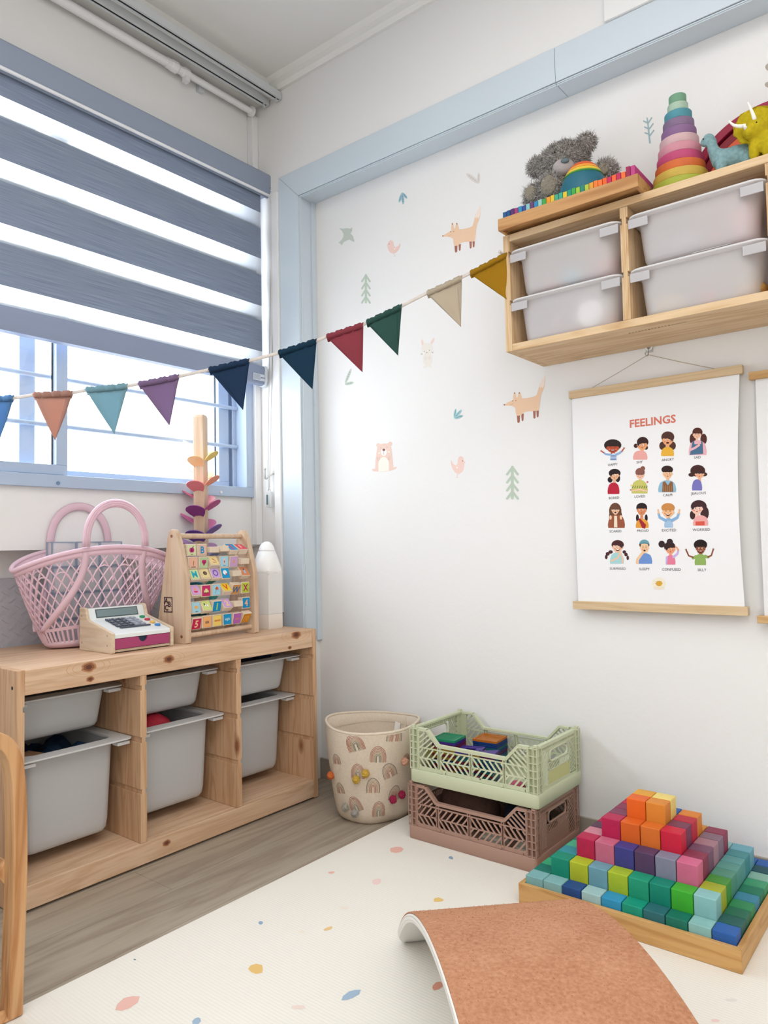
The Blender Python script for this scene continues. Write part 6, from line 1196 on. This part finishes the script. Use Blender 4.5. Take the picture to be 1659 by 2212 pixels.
# ================================================================== BALANCE BOARD
bdm = thing('balance_board', 'arched wooden balance board with an orange felt top in the foreground', 'balance board', (1.5, -.97, MT))
TH_, RB, HC, WB = -.7747, .6604, .4816, .291; lx, ly = math.cos(TH_), math.sin(TH_); FX0 = Vector((1.187-.0064, -.697+.0119))
a0 = math.asin(HC/RB); zc = -RB*math.cos(a0)
def bp_(a, w_, e): r = RB+e; u = r*math.sin(a)+HC; return (FX0.x+lx*u-ly*w_, FX0.y+ly*u+lx*w_, MT+.0006+max(r*math.cos(a)+zc, 0))
felt, nt, pb = newmat('orange_felt'); pb.inputs['Roughness'].default_value = .95; pb.inputs['Specular IOR Level'].default_value = .1
tc = nt.nodes.new('ShaderNodeTexCoord'); n1 = nt.nodes.new('ShaderNodeTexNoise'); n1.inputs['Scale'].default_value = 180; n1.inputs['Detail'].default_value = 5; n2 = nt.nodes.new('ShaderNodeTexNoise'); n2.inputs['Scale'].default_value = 9
r_ = nt.nodes.new('ShaderNodeValToRGB'); r_.color_ramp.elements[0].color = lin('#a87354'); r_.color_ramp.elements[1].color = lin('#cc9979'); r_.color_ramp.elements[0].position = .3; r_.color_ramp.elements[1].position = .7
ad = nt.nodes.new('ShaderNodeMix'); ad.inputs[0].default_value = .35; nt.links.new(tc.outputs['Object'], n1.inputs['Vector']); nt.links.new(tc.outputs['Object'], n2.inputs['Vector']); nt.links.new(n1.outputs['Fac'], ad.inputs[2]); nt.links.new(n2.outputs['Fac'], ad.inputs[3]); nt.links.new(ad.outputs[0], r_.inputs['Fac']); nt.links.new(r_.outputs[0], pb.inputs['Base Color'])
bp2 = nt.nodes.new('ShaderNodeBump'); bp2.inputs['Strength'].default_value = .6; bp2.inputs['Distance'].default_value = .002; nt.links.new(n1.outputs['Fac'], bp2.inputs['Height']); nt.links.new(bp2.outputs['Normal'], pb.inputs['Normal'])
ply2 = mat('white_lacquered_ply', '#efece6', .35, .5)
NA = 60
for nm, e0, e1, mt, ins in (('curved_board', -.0165, -.003, ply2, 0), ('felt_cover', -.0028, 0, felt, .002)):
    b = MB(); rings = []
    for t in range(NA+1):
        a = -a0+2*a0*t/NA; tt = min(t, NA-t)/NA; c_ = 0.022*max(0, 1-tt*18)**2+ins
        rings.append([bp_(a, c_, e0), bp_(a, WB-c_, e0), bp_(a, WB-c_, e1), bp_(a, c_, e1)])
    b.loft(rings); b.build(nm, mt, bdm, smooth=True, bev=.0022 if nm == 'curved_board' else .0008)
b = MB()
for e in (-.0065, -.0125):
    for w_ in (-.00025, WB+.00025):
        b.loft([[bp_(-a0+2*a0*t/NA, w_, e-.0004) for t in range(2, NA-1)], [bp_(-a0+2*a0*t/NA, w_, e+.0004) for t in range(2, NA-1)]], close=False, caps=False)
b.build('ply_lines', mat('plyline', '#cfc6b8', .6), bdm)
b = MB(); rr = random.Random(4)
for k in range(2600):
    a = rr.uniform(-a0*.98, a0*.98); w_ = rr.uniform(.004, WB-.004); p = Vector(bp_(a, w_, 0)); d = Vector((rr.uniform(-1, 1), rr.uniform(-1, 1), rr.uniform(.2, 1))).normalized()*rr.uniform(.001, .0028); s_ = d.orthogonal().normalized()*.0005
    b.add([p-s_, p+s_, p+d], [(0, 1, 2)])
o = b.build('felt_lint', mat('lint', '#c08058', .95), bdm); o['kind'] = 'stuff'
# ================================================================== CHILD'S ARMCHAIR AT THE LEFT EDGE
ch = thing('child_armchair', 'bentwood child armchair with a grey cushion cut off by the left edge', 'armchair', (.63, -1.45, 0))
for x in (.813, .453):
    b = MB(); y = -1.262; pts = [(x, y-.002, .0135), (x, y, .1), (x, y+.006, .25), (x, y+.004, .39), (x, y-.004, .447), (x, y-.022, .475), (x, y-.055, .486), (x, y-.12, .486), (x, y-.30, .474), (x, y-.42, .464)]
    sm = []
    for i in range(len(pts)-1):
        for t in range(4): sm.append(Vector(pts[i]).lerp(Vector(pts[i+1]), t/4))
    sm.append(Vector(pts[-1]))
    for _ in range(4): sm = [sm[0]]+[(sm[i-1]+sm[i]*2+sm[i+1])/4 for i in range(1, len(sm)-1)]+[sm[-1]]
    b.tube(sm, .017, 4, flat=.0255, up=(1, 0, 0), ph=PI/4)
    b.build('side_frame', M['bent'], ch, smooth=False, bev=.003)
    b = MB(); b.tube([(x, -1.262, .0145), (x, -1.45, .022), (x, -1.70, .0145)], .0125, 4, flat=.018, up=(1, 0, 0)); b.build('floor_runner', M['bent'], ch, bev=.003)
b = MB(); b.tube([(.468, -1.268, .245), (.797, -1.268, .245)], .014, 4, flat=.022, up=(0, 0, 1)); b.build('front_crossbar', M['bent'], ch, bev=.003)
b = MB(); b.tube([(.445, -1.64, .030), (.82, -1.64, .030)], .014, 4, flat=.022, up=(0, 0, 1)); b.build('rear_crossbar', M['bent'], ch, bev=.003)
cush = mat('grey_cushion', '#9aa8ac', .9, noise=.08, nscale=60)
b = MB(); b.obox((.633, -1.46, .29), (.158, 0, 0), (0, .165, .045), (0, -.006, .022)); b.build('seat_cushion', cush, ch, bev=.012, smooth=True)
b = MB(); b.obox((.633, -1.68, .44), (.158, 0, 0), (0, -.07, .17), (0, -.022, -.009)); b.build('back_cushion', cush, ch, bev=.012, smooth=True)
